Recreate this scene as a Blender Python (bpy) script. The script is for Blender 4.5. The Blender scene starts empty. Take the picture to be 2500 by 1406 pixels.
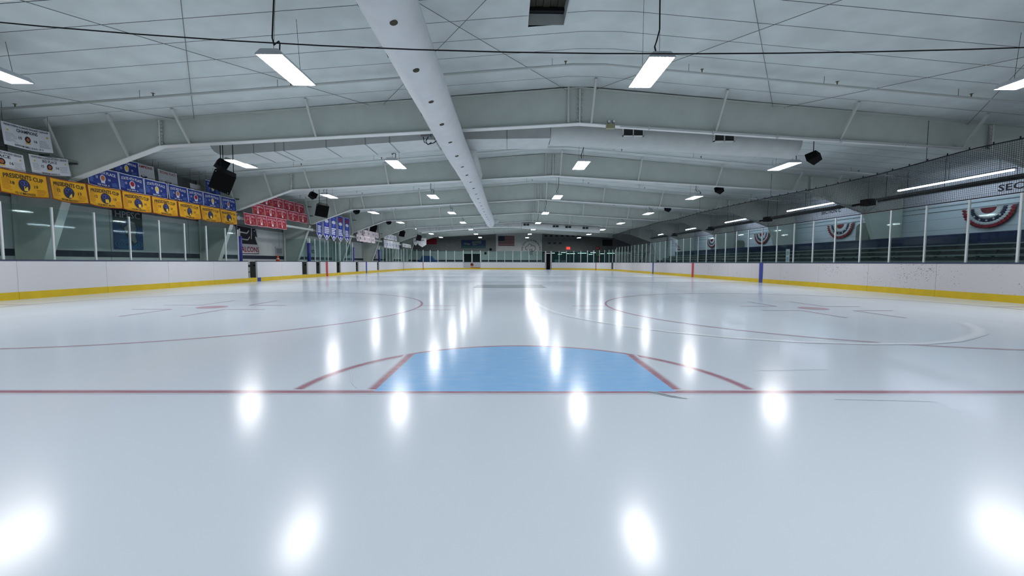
import bpy, math, random
from mathutils import Vector, Matrix

random.seed(7)
scene = bpy.context.scene
col = scene.collection

# ------------------------------------------------------------------ camera
cam_data = bpy.data.cameras.new('camera')
cam_data.sensor_width = 36.0
cam_data.lens = 1024.93 / 2500 * 36.0
cam_data.clip_start = 0.05
cam_data.clip_end = 300
cam = bpy.data.objects.new('camera', cam_data)
col.objects.link(cam)
_yaw, _pitch, _roll = 0.00817122, 0.0609578, -0.00292231
cam.matrix_world = (Matrix.Translation((-0.1333, 0.0, 1.01147)) @ Matrix.Rotation(-_yaw, 4, 'Z')
                    @ Matrix.Rotation(math.pi / 2 - _pitch, 4, 'X') @ Matrix.Rotation(-_roll, 4, 'Z'))
scene.camera = cam

# ------------------------------------------------------------------ world, exposure, lamp levels
world = bpy.data.worlds.new('world')
scene.world = world
world.use_nodes = True
world.node_tree.nodes['Background'].inputs[0].default_value = (0.02, 0.022, 0.025, 1)
world.node_tree.nodes['Background'].inputs[1].default_value = 1.0
scene.view_settings.view_transform = 'Standard'
scene.view_settings.look = 'None'
scene.view_settings.gamma = 1.0
scene.view_settings.use_curve_mapping = False
scene.view_settings.exposure = 0.0
scene.cycles.max_bounces = 4
scene.cycles.diffuse_bounces = 2
scene.cycles.glossy_bounces = 2
scene.cycles.transmission_bounces = 2
scene.cycles.transparent_max_bounces = 12
scene.cycles.caustics_reflective = False
scene.cycles.caustics_refractive = False
HIGHBAY = 66.0      # radiance of the hanging high-bay lamps
STRIP = 30.0        # radiance of the strip lights over the bleachers
LOBBY = 5.0

# ------------------------------------------------------------------ main dimensions (metres)
RX, WL, WR = 2.06, -15.65, 19.77          # ridge, wall on the banner side, wall on the bleacher side
FRAME_Y = [5.53 + 7.87 * k for k in range(8)]
YN, YF = -9.0, 68.5                       # end walls
HW = 12.954                               # half width of the rink
CR = 8.53                                 # corner radius
NEAR, FAR = -0.75, 60.23                  # end boards
GOAL = 3.228


def roof(x):
    return 6.475 - 0.0816 * max(abs(x - RX), 0.45)


# ------------------------------------------------------------------ materials
MATS = {}


def new_mat(name):
    m = bpy.data.materials.new(name)
    m.use_nodes = True
    nt = m.node_tree
    b = nt.nodes['Principled BSDF']
    MATS[name] = m
    return m, nt, b


def mat(name, color, rough=0.6, metal=0.0, noise=0.0, scale=4.0, bump=0.0, bscale=30.0, spec=0.5, stretch=(1, 1, 1), sss=None):
    m, nt, b = new_mat(name)
    b.inputs['Base Color'].default_value = (*color, 1)
    b.inputs['Roughness'].default_value = rough
    b.inputs['Metallic'].default_value = metal
    b.inputs['Specular IOR Level'].default_value = spec
    if noise or bump:
        geo = nt.nodes.new('ShaderNodeNewGeometry')
        mp = nt.nodes.new('ShaderNodeMapping')
        mp.inputs['Scale'].default_value = stretch
        nt.links.new(geo.outputs['Position'], mp.inputs['Vector'])
    if noise:
        n = nt.nodes.new('ShaderNodeTexNoise')
        n.inputs['Scale'].default_value = scale
        n.inputs['Detail'].default_value = 2
        nt.links.new(mp.outputs[0], n.inputs['Vector'])
        r = nt.nodes.new('ShaderNodeMapRange')
        r.inputs[1].default_value = 0.3
        r.inputs[2].default_value = 0.7
        r.inputs[3].default_value = 1 - noise
        r.inputs[4].default_value = 1 + noise * 0.4
        nt.links.new(n.outputs[0], r.inputs[0])
        mx = nt.nodes.new('ShaderNodeVectorMath')
        mx.operation = 'SCALE'
        mx.inputs[0].default_value = color
        nt.links.new(r.outputs[0], mx.inputs[3])
        nt.links.new(mx.outputs[0], b.inputs['Base Color'])
    if bump:
        n2 = nt.nodes.new('ShaderNodeTexNoise')
        n2.inputs['Scale'].default_value = bscale
        n2.inputs['Detail'].default_value = 3
        nt.links.new(mp.outputs[0], n2.inputs['Vector'])
        bp = nt.nodes.new('ShaderNodeBump')
        bp.inputs['Strength'].default_value = bump
        bp.inputs['Distance'].default_value = 0.02
        nt.links.new(n2.outputs[0], bp.inputs['Height'])
        nt.links.new(bp.outputs[0], b.inputs['Normal'])
    return m


def emit(name, color, strength):
    m, nt, b = new_mat(name)
    b.inputs['Base Color'].default_value = (*[min(c, 1) * 0.8 for c in color], 1)
    b.inputs['Emission Color'].default_value = (*color, 1)
    b.inputs['Emission Strength'].default_value = strength
    return m


def glass(name, tint, ior=1.45, haze=0.0):
    """clear sheet: Fresnel mix of a tinted see-through and a mirror-smooth sheen"""
    m, nt, b = new_mat(name)
    nt.nodes.remove(b)
    out = nt.nodes['Material Output']
    tr = nt.nodes.new('ShaderNodeBsdfTransparent')
    tr.inputs[0].default_value = (*tint, 1)
    gl = nt.nodes.new('ShaderNodeBsdfGlossy')
    gl.inputs['Roughness'].default_value = 0.03
    gl.inputs[0].default_value = (0.9, 1.0, 0.98, 1)
    fr = nt.nodes.new('ShaderNodeFresnel')
    fr.inputs[0].default_value = ior
    mx = nt.nodes.new('ShaderNodeMixShader')
    geo = nt.nodes.new('ShaderNodeNewGeometry')        # the sheen belongs to the outer face the ray meets first
    front = nt.nodes.new('ShaderNodeMath'); front.operation = 'SUBTRACT'; front.inputs[0].default_value = 1.0
    nt.links.new(geo.outputs['Backfacing'], front.inputs[1])
    fm = nt.nodes.new('ShaderNodeMath'); fm.operation = 'MULTIPLY'
    nt.links.new(fr.outputs[0], fm.inputs[0]); nt.links.new(front.outputs[0], fm.inputs[1])
    nt.links.new(fm.outputs[0], mx.inputs[0])
    nt.links.new(tr.outputs[0], mx.inputs[1])
    nt.links.new(gl.outputs[0], mx.inputs[2])
    last = mx
    if haze:
        df = nt.nodes.new('ShaderNodeBsdfDiffuse')
        df.inputs[0].default_value = (0.30, 0.42, 0.42, 1)
        m2 = nt.nodes.new('ShaderNodeMixShader')
        m2.inputs[0].default_value = haze
        nt.links.new(mx.outputs[0], m2.inputs[1])
        nt.links.new(df.outputs[0], m2.inputs[2])
        last = m2
    nt.links.new(last.outputs[0], out.inputs[0])
    return m


ICE_COL = (0.68, 0.77, 0.865)


def ice_mat(name, paint=None, soft=0.35, opacity=0.85, power=1.0):
    """ice; with paint the same ice with a soft-edged stripe of paint under it (UV.x runs across the stripe)"""
    m, nt, b = new_mat(name)
    L = nt.links.new
    geo = nt.nodes.new('ShaderNodeNewGeometry')
    big = nt.nodes.new('ShaderNodeTexNoise')
    big.inputs['Scale'].default_value = 0.35
    big.inputs['Detail'].default_value = 2
    L(geo.outputs['Position'], big.inputs['Vector'])
    ramp = nt.nodes.new('ShaderNodeMix')
    ramp.data_type = 'RGBA'
    ramp.inputs['A'].default_value = (ICE_COL[0] * 0.955, ICE_COL[1] * 0.97, ICE_COL[2] * 0.985, 1)
    ramp.inputs['B'].default_value = (ICE_COL[0] * 1.02, ICE_COL[1] * 1.015, ICE_COL[2] * 1.0, 1)
    L(big.outputs[0], ramp.inputs['Factor'])
    colour = ramp.outputs['Result']
    if paint is not None:
        frost = nt.nodes.new('ShaderNodeTexNoise')
        frost.inputs['Scale'].default_value = 9.0
        frost.inputs['Detail'].default_value = 4
        frost.inputs['Roughness'].default_value = 0.7
        mp = nt.nodes.new('ShaderNodeMapping')
        mp.inputs['Scale'].default_value = (0.5, 1.6, 1)
        L(geo.outputs['Position'], mp.inputs['Vector'])
        L(mp.outputs[0], frost.inputs['Vector'])
        fr = nt.nodes.new('ShaderNodeMapRange')
        fr.inputs[1].default_value = 0.25
        fr.inputs[2].default_value = 0.75
        fr.inputs[3].default_value = opacity
        fr.inputs[4].default_value = opacity * 0.72
        L(frost.outputs[0], fr.inputs[0])
        uv = nt.nodes.new('ShaderNodeUVMap')
        uv.uv_map = 'across'
        sx = nt.nodes.new('ShaderNodeSeparateXYZ')
        L(uv.outputs[0], sx.inputs[0])
        sub = nt.nodes.new('ShaderNodeMath'); sub.operation = 'SUBTRACT'; sub.inputs[1].default_value = 0.5
        L(sx.outputs[0], sub.inputs[0])
        ab = nt.nodes.new('ShaderNodeMath'); ab.operation = 'ABSOLUTE'
        L(sub.outputs[0], ab.inputs[0])
        edge = nt.nodes.new('ShaderNodeMapRange')
        edge.interpolation_type = 'SMOOTHSTEP'
        edge.inputs[1].default_value = 0.5
        edge.inputs[2].default_value = 0.5 - soft
        L(ab.outputs[0], edge.inputs[0])
        mul = nt.nodes.new('ShaderNodeMath'); mul.operation = 'MULTIPLY'
        L(edge.outputs[0], mul.inputs[0]); L(fr.outputs[0], mul.inputs[1])
        mx = nt.nodes.new('ShaderNodeMix'); mx.data_type = 'RGBA'
        L(mul.outputs[0], mx.inputs['Factor'])
        L(colour, mx.inputs['A'])
        mx.inputs['B'].default_value = (*paint, 1)
        colour = mx.outputs['Result']
    L(colour, b.inputs['Base Color'])
    # gloss: thin water film with slight unevenness, drawn out along the resurfacer passes
    mp2 = nt.nodes.new('ShaderNodeMapping')
    mp2.inputs['Scale'].default_value = (1.0, 0.22, 1)
    L(geo.outputs['Position'], mp2.inputs['Vector'])
    rn = nt.nodes.new('ShaderNodeTexNoise')
    rn.inputs['Scale'].default_value = 0.9
    rn.inputs['Detail'].default_value = 2
    L(mp2.outputs[0], rn.inputs['Vector'])
    rr = nt.nodes.new('ShaderNodeMapRange')
    rr.inputs[1].default_value = 0.3
    rr.inputs[2].default_value = 0.7
    rr.inputs[3].default_value = 0.155
    rr.inputs[4].default_value = 0.185
    L(rn.outputs[0], rr.inputs[0])
    L(rr.outputs[0], b.inputs['Roughness'])
    b.inputs['IOR'].default_value = 1.23
    b.inputs['Specular IOR Level'].default_value = 0.5
    return m


def board_mat(name, color, specks):
    """white plastic facing with puck marks"""
    m, nt, b = new_mat(name)
    L = nt.links.new
    geo = nt.nodes.new('ShaderNodeNewGeometry')
    vor = nt.nodes.new('ShaderNodeTexVoronoi')
    vor.inputs['Scale'].default_value = 22.0
    mp = nt.nodes.new('ShaderNodeMapping')
    mp.inputs['Scale'].default_value = (1, 1.0, 1.3)
    L(geo.outputs['Position'], mp.inputs['Vector'])
    nz = nt.nodes.new('ShaderNodeTexNoise')
    nz.inputs['Scale'].default_value = 40.0
    L(geo.outputs['Position'], nz.inputs['Vector'])
    add = nt.nodes.new('ShaderNodeMix'); add.data_type = 'VECTOR'
    add.inputs['Factor'].default_value = 0.035
    L(mp.outputs[0], add.inputs['A']); L(nz.outputs['Color'], add.inputs['B'])
    L(add.outputs['Result'], vor.inputs['Vector'])
    # size of the mark varies by cell
    sep = nt.nodes.new('ShaderNodeSeparateColor')
    L(vor.outputs['Color'], sep.inputs[0])
    patch = nt.nodes.new('ShaderNodeTexNoise')
    patch.inputs['Scale'].default_value = 0.8
    L(geo.outputs['Position'], patch.inputs['Vector'])
    pr = nt.nodes.new('ShaderNodeMapRange')
    pr.inputs[1].default_value = 0.35; pr.inputs[2].default_value = 0.7
    pr.inputs[3].default_value = 0.5; pr.inputs[4].default_value = 1.0
    L(patch.outputs[0], pr.inputs[0])
    rad = nt.nodes.new('ShaderNodeMath'); rad.operation = 'MULTIPLY'
    rad.inputs[1].default_value = specks
    sq = nt.nodes.new('ShaderNodeMath'); sq.operation = 'POWER'; sq.inputs[1].default_value = 2.2
    L(sep.outputs[0], sq.inputs[0])
    L(sq.outputs[0], rad.inputs[0])
    rad2 = nt.nodes.new('ShaderNodeMath'); rad2.operation = 'MULTIPLY'
    L(rad.outputs[0], rad2.inputs[0]); L(pr.outputs[0], rad2.inputs[1])
    lt = nt.nodes.new('ShaderNodeMath'); lt.operation = 'LESS_THAN'
    L(vor.outputs['Distance'], lt.inputs[0]); L(rad2.outputs[0], lt.inputs[1])
    mx = nt.nodes.new('ShaderNodeMix'); mx.data_type = 'RGBA'
    mx.inputs['A'].default_value = (*color, 1)
    mx.inputs['B'].default_value = (0.16, 0.16, 0.18, 1)
    fac = nt.nodes.new('ShaderNodeMath'); fac.operation = 'MULTIPLY'
    fac.inputs[1].default_value = 0.75
    L(lt.outputs[0], fac.inputs[0])
    L(fac.outputs[0], mx.inputs['Factor'])
    L(mx.outputs['Result'], b.inputs['Base Color'])
    b.inputs['Roughness'].default_value = 0.38
    return m


mat('ceiling_film', (0.78, 0.86, 0.85), 0.75, noise=0.10, scale=1.3)
mat('ceiling_dark', (0.10, 0.11, 0.11), 0.9)
mat('steel_white', (0.69, 0.755, 0.705), 0.5, noise=0.06, scale=2.0)
mat('steel_lit', (0.86, 0.89, 0.87), 0.45)  # frame paint again, lightened where flanges catch light from the ice
mat('brace_grey', (0.68, 0.71, 0.68), 0.5)
mat('pipe_white', (0.64, 0.69, 0.67), 0.5)
mat('pipe_dark', (0.10, 0.12, 0.12), 0.5)
mat('brass_head', (0.18, 0.15, 0.10), 0.4, metal=0.7)
mat('wire_dark', (0.010, 0.011, 0.012), 0.6, spec=0.15)
mat('rod_grey', (0.16, 0.17, 0.15), 0.6)
mat('duct_sheet', (0.68, 0.73, 0.72), 0.5, noise=0.06, scale=3.0)
mat('duct_seam', (0.36, 0.39, 0.39), 0.5)
mat('duct_fabric', (0.80, 0.84, 0.86), 0.8, noise=0.05, scale=3.0, bump=0.5, bscale=2.5)
mat('duct_hole', (0.05, 0.045, 0.02), 0.8)
mat('vent_dark', (0.012, 0.012, 0.012), 0.8)
mat('lamp_housing', (0.62, 0.66, 0.70), 0.4)
emit('lamp_glow', (1.0, 0.985, 1.0), HIGHBAY)
emit('strip_glow', (0.80, 0.86, 1.0), STRIP)
emit('lobby_glow', (0.85, 1.0, 0.92), LOBBY)
emit('exit_glow', (1.0, 0.06, 0.05), 1.2)
mat('wall_grey', (0.66, 0.71, 0.72), 0.7, noise=0.08, scale=1.2)
mat('wall_upper', (0.27, 0.285, 0.28), 0.8, noise=0.10, scale=1.0)
mat('wall_white', (0.70, 0.78, 0.86), 0.6, noise=0.05, scale=1.0)
mat('wall_block', (0.19, 0.215, 0.22), 0.75, noise=0.10, scale=1.4)
mat('navy_stripe', (0.012, 0.018, 0.045), 0.55)
mat('concrete', (0.16, 0.165, 0.16), 0.8, noise=0.15, scale=2.0)
ice_mat('ice')
RED_PAINT, BLUE_PAINT = (0.33, 0.07, 0.13), (0.19, 0.52, 0.95)
ice_mat('ice_red_line', RED_PAINT, 0.42, 0.92)
ice_mat('ice_red_spot', (0.45, 0.12, 0.18), 0.12, 0.75)
ice_mat('ice_blue_line', (0.08, 0.13, 0.36), 0.3, 0.7)
ice_mat('ice_crease', BLUE_PAINT, 0.001, 0.92)
ice_mat('ice_pale', (0.87, 0.93, 0.98), 0.45, 0.9)
ice_mat('ice_grey_patch', (0.20, 0.26, 0.29), 0.05, 0.75)
ice_mat('ice_scuff', (0.03, 0.04, 0.04), 0.4, 0.9)
board_mat('board_white', (0.66, 0.67, 0.70), 0.16)
board_mat('board_scuffed', (0.62, 0.61, 0.63), 0.74)
board_mat('board_grey', (0.40, 0.42, 0.46), 0.13)
mat('kick_yellow', (0.66, 0.47, 0.006), 0.45, noise=0.08, scale=3.0)
mat('cap_blue', (0.02, 0.035, 0.09), 0.4)
mat('stripe_red', (0.50, 0.02, 0.03), 0.4)
mat('stripe_blue', (0.015, 0.04, 0.30), 0.4)
mat('pad_blue', (0.012, 0.018, 0.20), 0.55)
mat('aluminium', (0.52, 0.54, 0.55), 0.35, metal=0.35)
mat('post_white', (0.66, 0.69, 0.71), 0.4)
mat('gate_dark', (0.05, 0.06, 0.055), 0.6)
glass('glass_side', (0.85, 0.925, 0.92), 1.62, 0.01)
glass('glass_clear', (0.74, 0.86, 0.85), 1.42, 0.012)
mat('black_plastic', (0.006, 0.007, 0.008), 0.7, spec=0.1)
mat('black_grille', (0.008, 0.008, 0.009), 0.9, spec=0.05)
mat('cloth_gold', (0.72, 0.38, 0.008), 0.85, noise=0.10, scale=3.0)
mat('cloth_gold_trim', (0.22, 0.03, 0.01), 0.85)
mat('cloth_blue', (0.014, 0.035, 0.22), 0.85, noise=0.12, scale=3.0)
mat('cloth_royal', (0.02, 0.035, 0.33), 0.8, noise=0.12, scale=3.0)
mat('cloth_red', (0.31, 0.010, 0.025), 0.85, noise=0.12, scale=3.0)
mat('cloth_white', (0.72, 0.74, 0.78), 0.85, noise=0.08, scale=3.0)
mat('cloth_pink', (0.78, 0.68, 0.73), 0.85, noise=0.08, scale=3.0)
mat('ink_black', (0.012, 0.012, 0.02), 0.8)
mat('ink_navy', (0.012, 0.016, 0.06), 0.8)
mat('ink_white', (0.62, 0.66, 0.74), 0.8)
mat('ink_red', (0.30, 0.01, 0.02), 0.8)
mat('ink_gold', (0.75, 0.50, 0.05), 0.8)
mat('ink_blue', (0.06, 0.12, 0.50), 0.8)
mat('ink_paleblue', (0.10, 0.20, 0.50), 0.8)
mat('ink_orange', (0.45, 0.16, 0.01), 0.8)
mat('ink_grey', (0.30, 0.32, 0.35), 0.8)
mat('ink_pink', (0.75, 0.42, 0.50), 0.8)
mat('ink_rust', (0.42, 0.13, 0.06), 0.8)
mat('poster_navy', (0.014, 0.075, 0.26), 0.6, noise=0.2, scale=3.0)
mat('poster_sky', (0.04, 0.32, 0.55), 0.6, noise=0.2, scale=3.0)
mat('flag_red', (0.13, 0.012, 0.02), 0.85)
mat('flag_white', (0.42, 0.38, 0.40), 0.85)
mat('poster_dim', (0.12, 0.15, 0.17), 0.7)
mat('poster_end', (0.012, 0.05, 0.13), 0.7, noise=0.3, scale=1.5)
mat('poster_black', (0.012, 0.022, 0.025), 0.6)
mat('poster_green', (0.02, 0.09, 0.085), 0.6)
mat('sign_white', (0.60, 0.60, 0.64), 0.6)
mat('bench_alu', (0.20, 0.235, 0.24), 0.45, metal=0.3, noise=0.06, scale=2.0)
mat('bench_dark', (0.015, 0.02, 0.022), 0.6)
mat('drape_navy', (0.006, 0.016, 0.07), 0.9, noise=0.25, scale=2.0, spec=0.1)
mat('cabinet_olive', (0.16, 0.19, 0.16), 0.6)
mat('wood_bench', (0.16, 0.12, 0.08), 0.6)
mat('cone_orange', (0.85, 0.10, 0.01), 0.5)
mat('beige_box', (0.36, 0.35, 0.20), 0.5)
mat('lamp_lens', (0.75, 0.78, 0.78), 0.15)
mat('lobby_dark', (0.015, 0.022, 0.024), 0.8)
mat('lobby_blue', (0.05, 0.12, 0.16), 0.8)
mat('door_black', (0.012, 0.014, 0.016), 0.4)
mat('roof_deck', (0.055, 0.05, 0.035), 0.7, noise=0.4, scale=6, stretch=(8, 0.6, 1))
mat('netting_black', (0.006, 0.007, 0.008), 0.8)
mat('rail_teal', (0.12, 0.20, 0.22), 0.5)


# ------------------------------------------------------------------ mesh helpers
class MB:
    def __init__(self):
        self.v, self.f, self.uv, self.smooth = [], [], None, False

    def add(self, verts, faces):
        o = len(self.v)
        self.v += [tuple(p) for p in verts]
        self.f += [tuple(i + o for i in f) for f in faces]
        return self

    def box(self, x0, x1, y0, y1, z0, z1):
        return self.add([(x0, y0, z0), (x1, y0, z0), (x1, y1, z0), (x0, y1, z0), (x0, y0, z1), (x1, y0, z1), (x1, y1, z1), (x0, y1, z1)],
                        [(0, 3, 2, 1), (4, 5, 6, 7), (0, 1, 5, 4), (1, 2, 6, 5), (2, 3, 7, 6), (3, 0, 4, 7)])

    def bar(self, p0, p1, w, t, up=(0, 0, 1)):
        """rectangular bar between two points, w across, t along the up-ish side"""
        p0, p1 = Vector(p0), Vector(p1)
        d = (p1 - p0).normalized()
        s = d.cross(Vector(up))
        s = s.normalized() if s.length > 1e-6 else Vector((1, 0, 0))
        u = s.cross(d).normalized()
        vs = []
        for p in (p0, p1):
            for a, b in ((-1, -1), (1, -1), (1, 1), (-1, 1)):
                vs.append(p + s * (a * w / 2) + u * (b * t / 2))
        return self.add(vs, [(0, 3, 2, 1), (4, 5, 6, 7), (0, 1, 5, 4), (1, 2, 6, 5), (2, 3, 7, 6), (3, 0, 4, 7)])

    def tube(self, pts, r, n=8, caps=True):
        pts = [Vector(p) for p in pts]
        rs = r if isinstance(r, (list, tuple)) else [r] * len(pts)
        o = len(self.v)
        vs, fs = [], []
        prev = None
        for i, p in enumerate(pts):
            d = (pts[min(i + 1, len(pts) - 1)] - pts[max(i - 1, 0)]).normalized()
            if prev is None:
                a = Vector((0, 0, 1)) if abs(d.z) < 0.9 else Vector((1, 0, 0))
                s = d.cross(a).normalized()
            else:
                s = (prev - d * prev.dot(d)).normalized()
            prev = s
            u = s.cross(d)
            for k in range(n):
                an = 2 * math.pi * k / n
                vs.append(p + (s * math.cos(an) + u * math.sin(an)) * rs[i])
        for i in range(len(pts) - 1):
            for k in range(n):
                a, b = i * n + k, i * n + (k + 1) % n
                fs.append((a, a + n, b + n, b))
        if caps:
            fs.append(tuple(range(n)))
            fs.append(tuple((len(pts) - 1) * n + k for k in reversed(range(n))))
        return self.add(vs, fs)

    def prism(self, poly, fn):
        """closed solid from a 2-D outline; fn(a, b, side) gives the 3-D point for side 0 and 1"""
        n = len(poly)
        vs = [fn(a, b, 0) for a, b in poly] + [fn(a, b, 1) for a, b in poly]
        fs = [tuple(reversed(range(n))), tuple(range(n, 2 * n))]
        fs += [(i, (i + 1) % n, n + (i + 1) % n, n + i) for i in range(n)]
        return self.add(vs, fs)

    def grid(self, rows):
        o = len(rows[0])
        vs = [p for r in rows for p in r]
        fs = [(i * o + j, i * o + j + 1, (i + 1) * o + j + 1, (i + 1) * o + j) for i in range(len(rows) - 1) for j in range(o - 1)]
        return self.add(vs, fs)


def make_mesh(name, mb, m, origin=(0, 0, 0), smooth=False, uv=None):
    me = bpy.data.meshes.new(name)
    ox, oy, oz = origin
    me.from_pydata([(x - ox, y - oy, z - oz) for x, y, z in mb.v], [], mb.f)
    if uv is not None:
        lay = me.uv_layers.new(name='across')
        for lp in me.loops:
            lay.data[lp.index].uv = uv[lp.vertex_index]
    if smooth:
        me.polygons.foreach_set('use_smooth', [True] * len(me.polygons))
    me.materials.append(MATS[m])
    me.update()
    return me


def link(name, me, parent=None):
    o = bpy.data.objects.new(name, me)
    col.objects.link(o)
    if parent is not None:
        o.parent = parent
    return o


def part(name, mb, m, parent=None, smooth=False, label=None, uv=None, kind=None):
    """one mesh object; vertices are given in world space, stored relative to the parent chain's location"""
    org = Vector((0, 0, 0))
    p = parent
    while p is not None:
        org += p.location
        p = p.parent
    o = link(name, make_mesh(name, mb, m, org, smooth, uv), parent)
    if label:
        o['label'] = label
    if kind:
        o['kind'] = kind
    return o


def tag(o, label=None, cat=None, group=None, kind=None):
    if label:
        o['label'] = label
    if cat:
        o['category'] = cat
    if group:
        o['group'] = group
    if kind:
        o['kind'] = kind
    return o


def thing(name, label, cat, loc=(0, 0, 0), group=None):
    o = link(name, None)
    o.location = loc
    return tag(o, label, cat, group)


def struct(name, mb, m, label=None, smooth=False):
    o = part(name, mb, m, None, smooth)
    return tag(o, label, None, None, 'structure')


def copy_tree(o, parent=None):
    c = o.copy()
    col.objects.link(c)
    c.parent = parent
    for ch in list(KIDS.get(o.name, [])):
        copy_tree(ch, c)
    return c


KIDS = {}


def learn(o):
    """note the children of a finished prototype so that copies need no search"""
    KIDS[o.name] = list(o.children)
    for c in o.children:
        learn(c)


ORD = ['first', 'second', 'third', 'fourth', 'fifth', 'sixth', 'seventh', 'eighth', 'ninth', 'tenth', 'eleventh', 'twelfth', 'thirteenth', 'fourteenth', 'fifteenth', 'sixteenth']

# ------------------------------------------------------------------ lettering (built-in font, filled outlines)
TEXTS = {}


def prepare_texts(strings):
    obs = []
    for s in sorted(set(strings)):
        cu = bpy.data.curves.new('lettering', 'FONT')
        cu.body = s
        cu.size = 1.0
        cu.align_x = 'CENTER'
        cu.align_y = 'CENTER'
        cu.resolution_u = 2
        cu.offset = 0.018
        ob = bpy.data.objects.new('lettering_source', cu)
        col.objects.link(ob)
        obs.append((s, ob))
    bpy.context.view_layer.update()
    dg = bpy.context.evaluated_depsgraph_get()
    for s, ob in obs:
        ev = ob.evaluated_get(dg)
        me = ev.to_mesh()
        vs = [(v.co.x, v.co.y) for v in me.vertices]
        fs = [tuple(p.vertices) for p in me.polygons]
        ev.to_mesh_clear()
        if vs:
            x0, x1 = min(v[0] for v in vs), max(v[0] for v in vs)
            y0, y1 = min(v[1] for v in vs), max(v[1] for v in vs)
            vs = [((x - (x0 + x1) / 2), (y - (y0 + y1) / 2)) for x, y in vs]
            TEXTS[s] = (vs, fs, x1 - x0, y1 - y0)
    for s, ob in obs:
        cu = ob.data
        bpy.data.objects.remove(ob)
        bpy.data.curves.remove(cu)


def lettering(mb, s, ca, cb, w, h, fn, arch=0.0):
    """add the string s, w wide and h tall, centred at (ca, cb); fn(a, b) lays it on the surface (b runs down)"""
    vs, fs, tw, th = TEXTS[s]
    out = []
    for x, y in vs:
        a = x / tw * w
        b = -y / th * h + arch * (a / (w / 2)) ** 2
        out.append(fn(ca + a, cb + b))
    return mb.add(out, fs)


GOLD_CAPTIONS = ['12 U BRONZE', 'BANTAM GIRLS GOLD', 'SQUIRT ELITE', 'SQUIRT BRONZE', 'BANTAM GIRLS GOLD', 'BANTAM GIRLS GOLD', 'MITE GOLD', 'BANTAM GIRLS GOLD']
GOLD_YEARS = [('18', '19'), ('12', '13'), ('12', '13'), ('13', '14'), ('13', '14'), ('14', '15'), ('14', '15'), ('15', '16')]
BLUE_TITLES = ['STATE 4TH PLACE', 'STATE 4TH PLACE', 'STATE 4TH PLACE', 'STATE 3RD PLACE', 'STATE 3RD PLACE', 'STATE 4TH PLACE', 'STATE 3RD PLACE']
BLUE_CAPTIONS = ['PEE WEE A', 'SQUIRT A', 'BANTAM A', 'PEE WEE A', 'SQUIRT A', 'BANTAM A', 'MITE A']
prepare_texts(GOLD_CAPTIONS + BLUE_TITLES + BLUE_CAPTIONS + [y for p in GOLD_YEARS for y in p] + [
    'PRESIDENTS CUP', 'NORTHERN ILLINOIS HOCKEY LEAGUE', 'CHAMPIONS', 'BANTAM GIRLS GOLD 14 U', '3RD PLACE', 'BANTAM GOLD A', 'PLACE',
    'ELITE', '15', '16', '17', 'SECOND PLACE', 'STATE CHAMPIONS', 'STATE PLACE', 'STATE 3RD', 'FALCONS', 'HPFSC', 'SECTION C', 'SECTION', 'EXIT'] + list('Park District of Highland Park'.replace(' ', '')))

# ------------------------------------------------------------------ floor: concrete and ice with its markings
floor = struct('floor', MB().box(WL, WR, YN, YF + 4, -0.3, -0.012), 'concrete', 'grey concrete floor around the rink')


def rink_outline(inset=0.0, n=14):
    pts = []
    for cx, cy, a0 in ((HW - CR, NEAR + CR, -90), (HW - CR, FAR - CR, 0), (-HW + CR, FAR - CR, 90), (-HW + CR, NEAR + CR, 180)):
        for k in range(n + 1):
            a = math.radians(a0 + 90 * k / n)
            pts.append((cx + (CR - inset) * math.cos(a), cy + (CR - inset) * math.sin(a)))
    return pts


ice = struct('floor_ice', MB().prism(rink_outline(-0.06), lambda a, b, s: (a, b, (-0.01, 0.0)[s])), 'ice', 'smooth pale blue-white ice sheet of the rink')
_layer = [0.0008]


def ribbon(name, pts, w, m, closed=False, label=None):
    """flat strip of paint along pts, w wide, with UV.x across it"""
    _layer[0] += 0.00005
    z = _layer[0]
    n = len(pts)
    mb, uv = MB(), []
    for i, (x, y) in enumerate(pts):
        if closed:
            x0, y0 = pts[(i - 1) % n]; x1, y1 = pts[(i + 1) % n]
        else:
            x0, y0 = pts[max(i - 1, 0)]; x1, y1 = pts[min(i + 1, n - 1)]
        dx, dy = x1 - x0, y1 - y0
        l = math.hypot(dx, dy) or 1
        nx, ny = -dy / l, dx / l
        ww = w[i] if isinstance(w, (list, tuple)) else w
        mb.v += [(x + nx * ww / 2, y + ny * ww / 2, z), (x - nx * ww / 2, y - ny * ww / 2, z)]
        uv += [(0, 0), (1, 0)]
    for i in range(n if closed else n - 1):
        j = (i + 1) % n
        mb.f.append((2 * i, 2 * i + 1, 2 * j + 1, 2 * j))
    return part(name, mb, m, ice, label=label, uv=uv)


def patch(name, pts, m, label=None):
    _layer[0] += 0.00005
    mb = MB()
    mb.v = [(x, y, _layer[0]) for x, y in pts]
    mb.f = [tuple(range(len(pts)))]
    return part(name, mb, m, ice, label=label, uv=[(0.5, 0)] * len(pts))


def arc(cx, cy, r, a0, a1, n):
    return [(cx + r * math.cos(math.radians(a0 + (a1 - a0) * k / n)), cy + r * math.sin(math.radians(a0 + (a1 - a0) * k / n))) for k in range(n + 1)]


def circle(cx, cy, r, n=96):
    return arc(cx, cy, r, 0, 360, n)[:-1]


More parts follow.
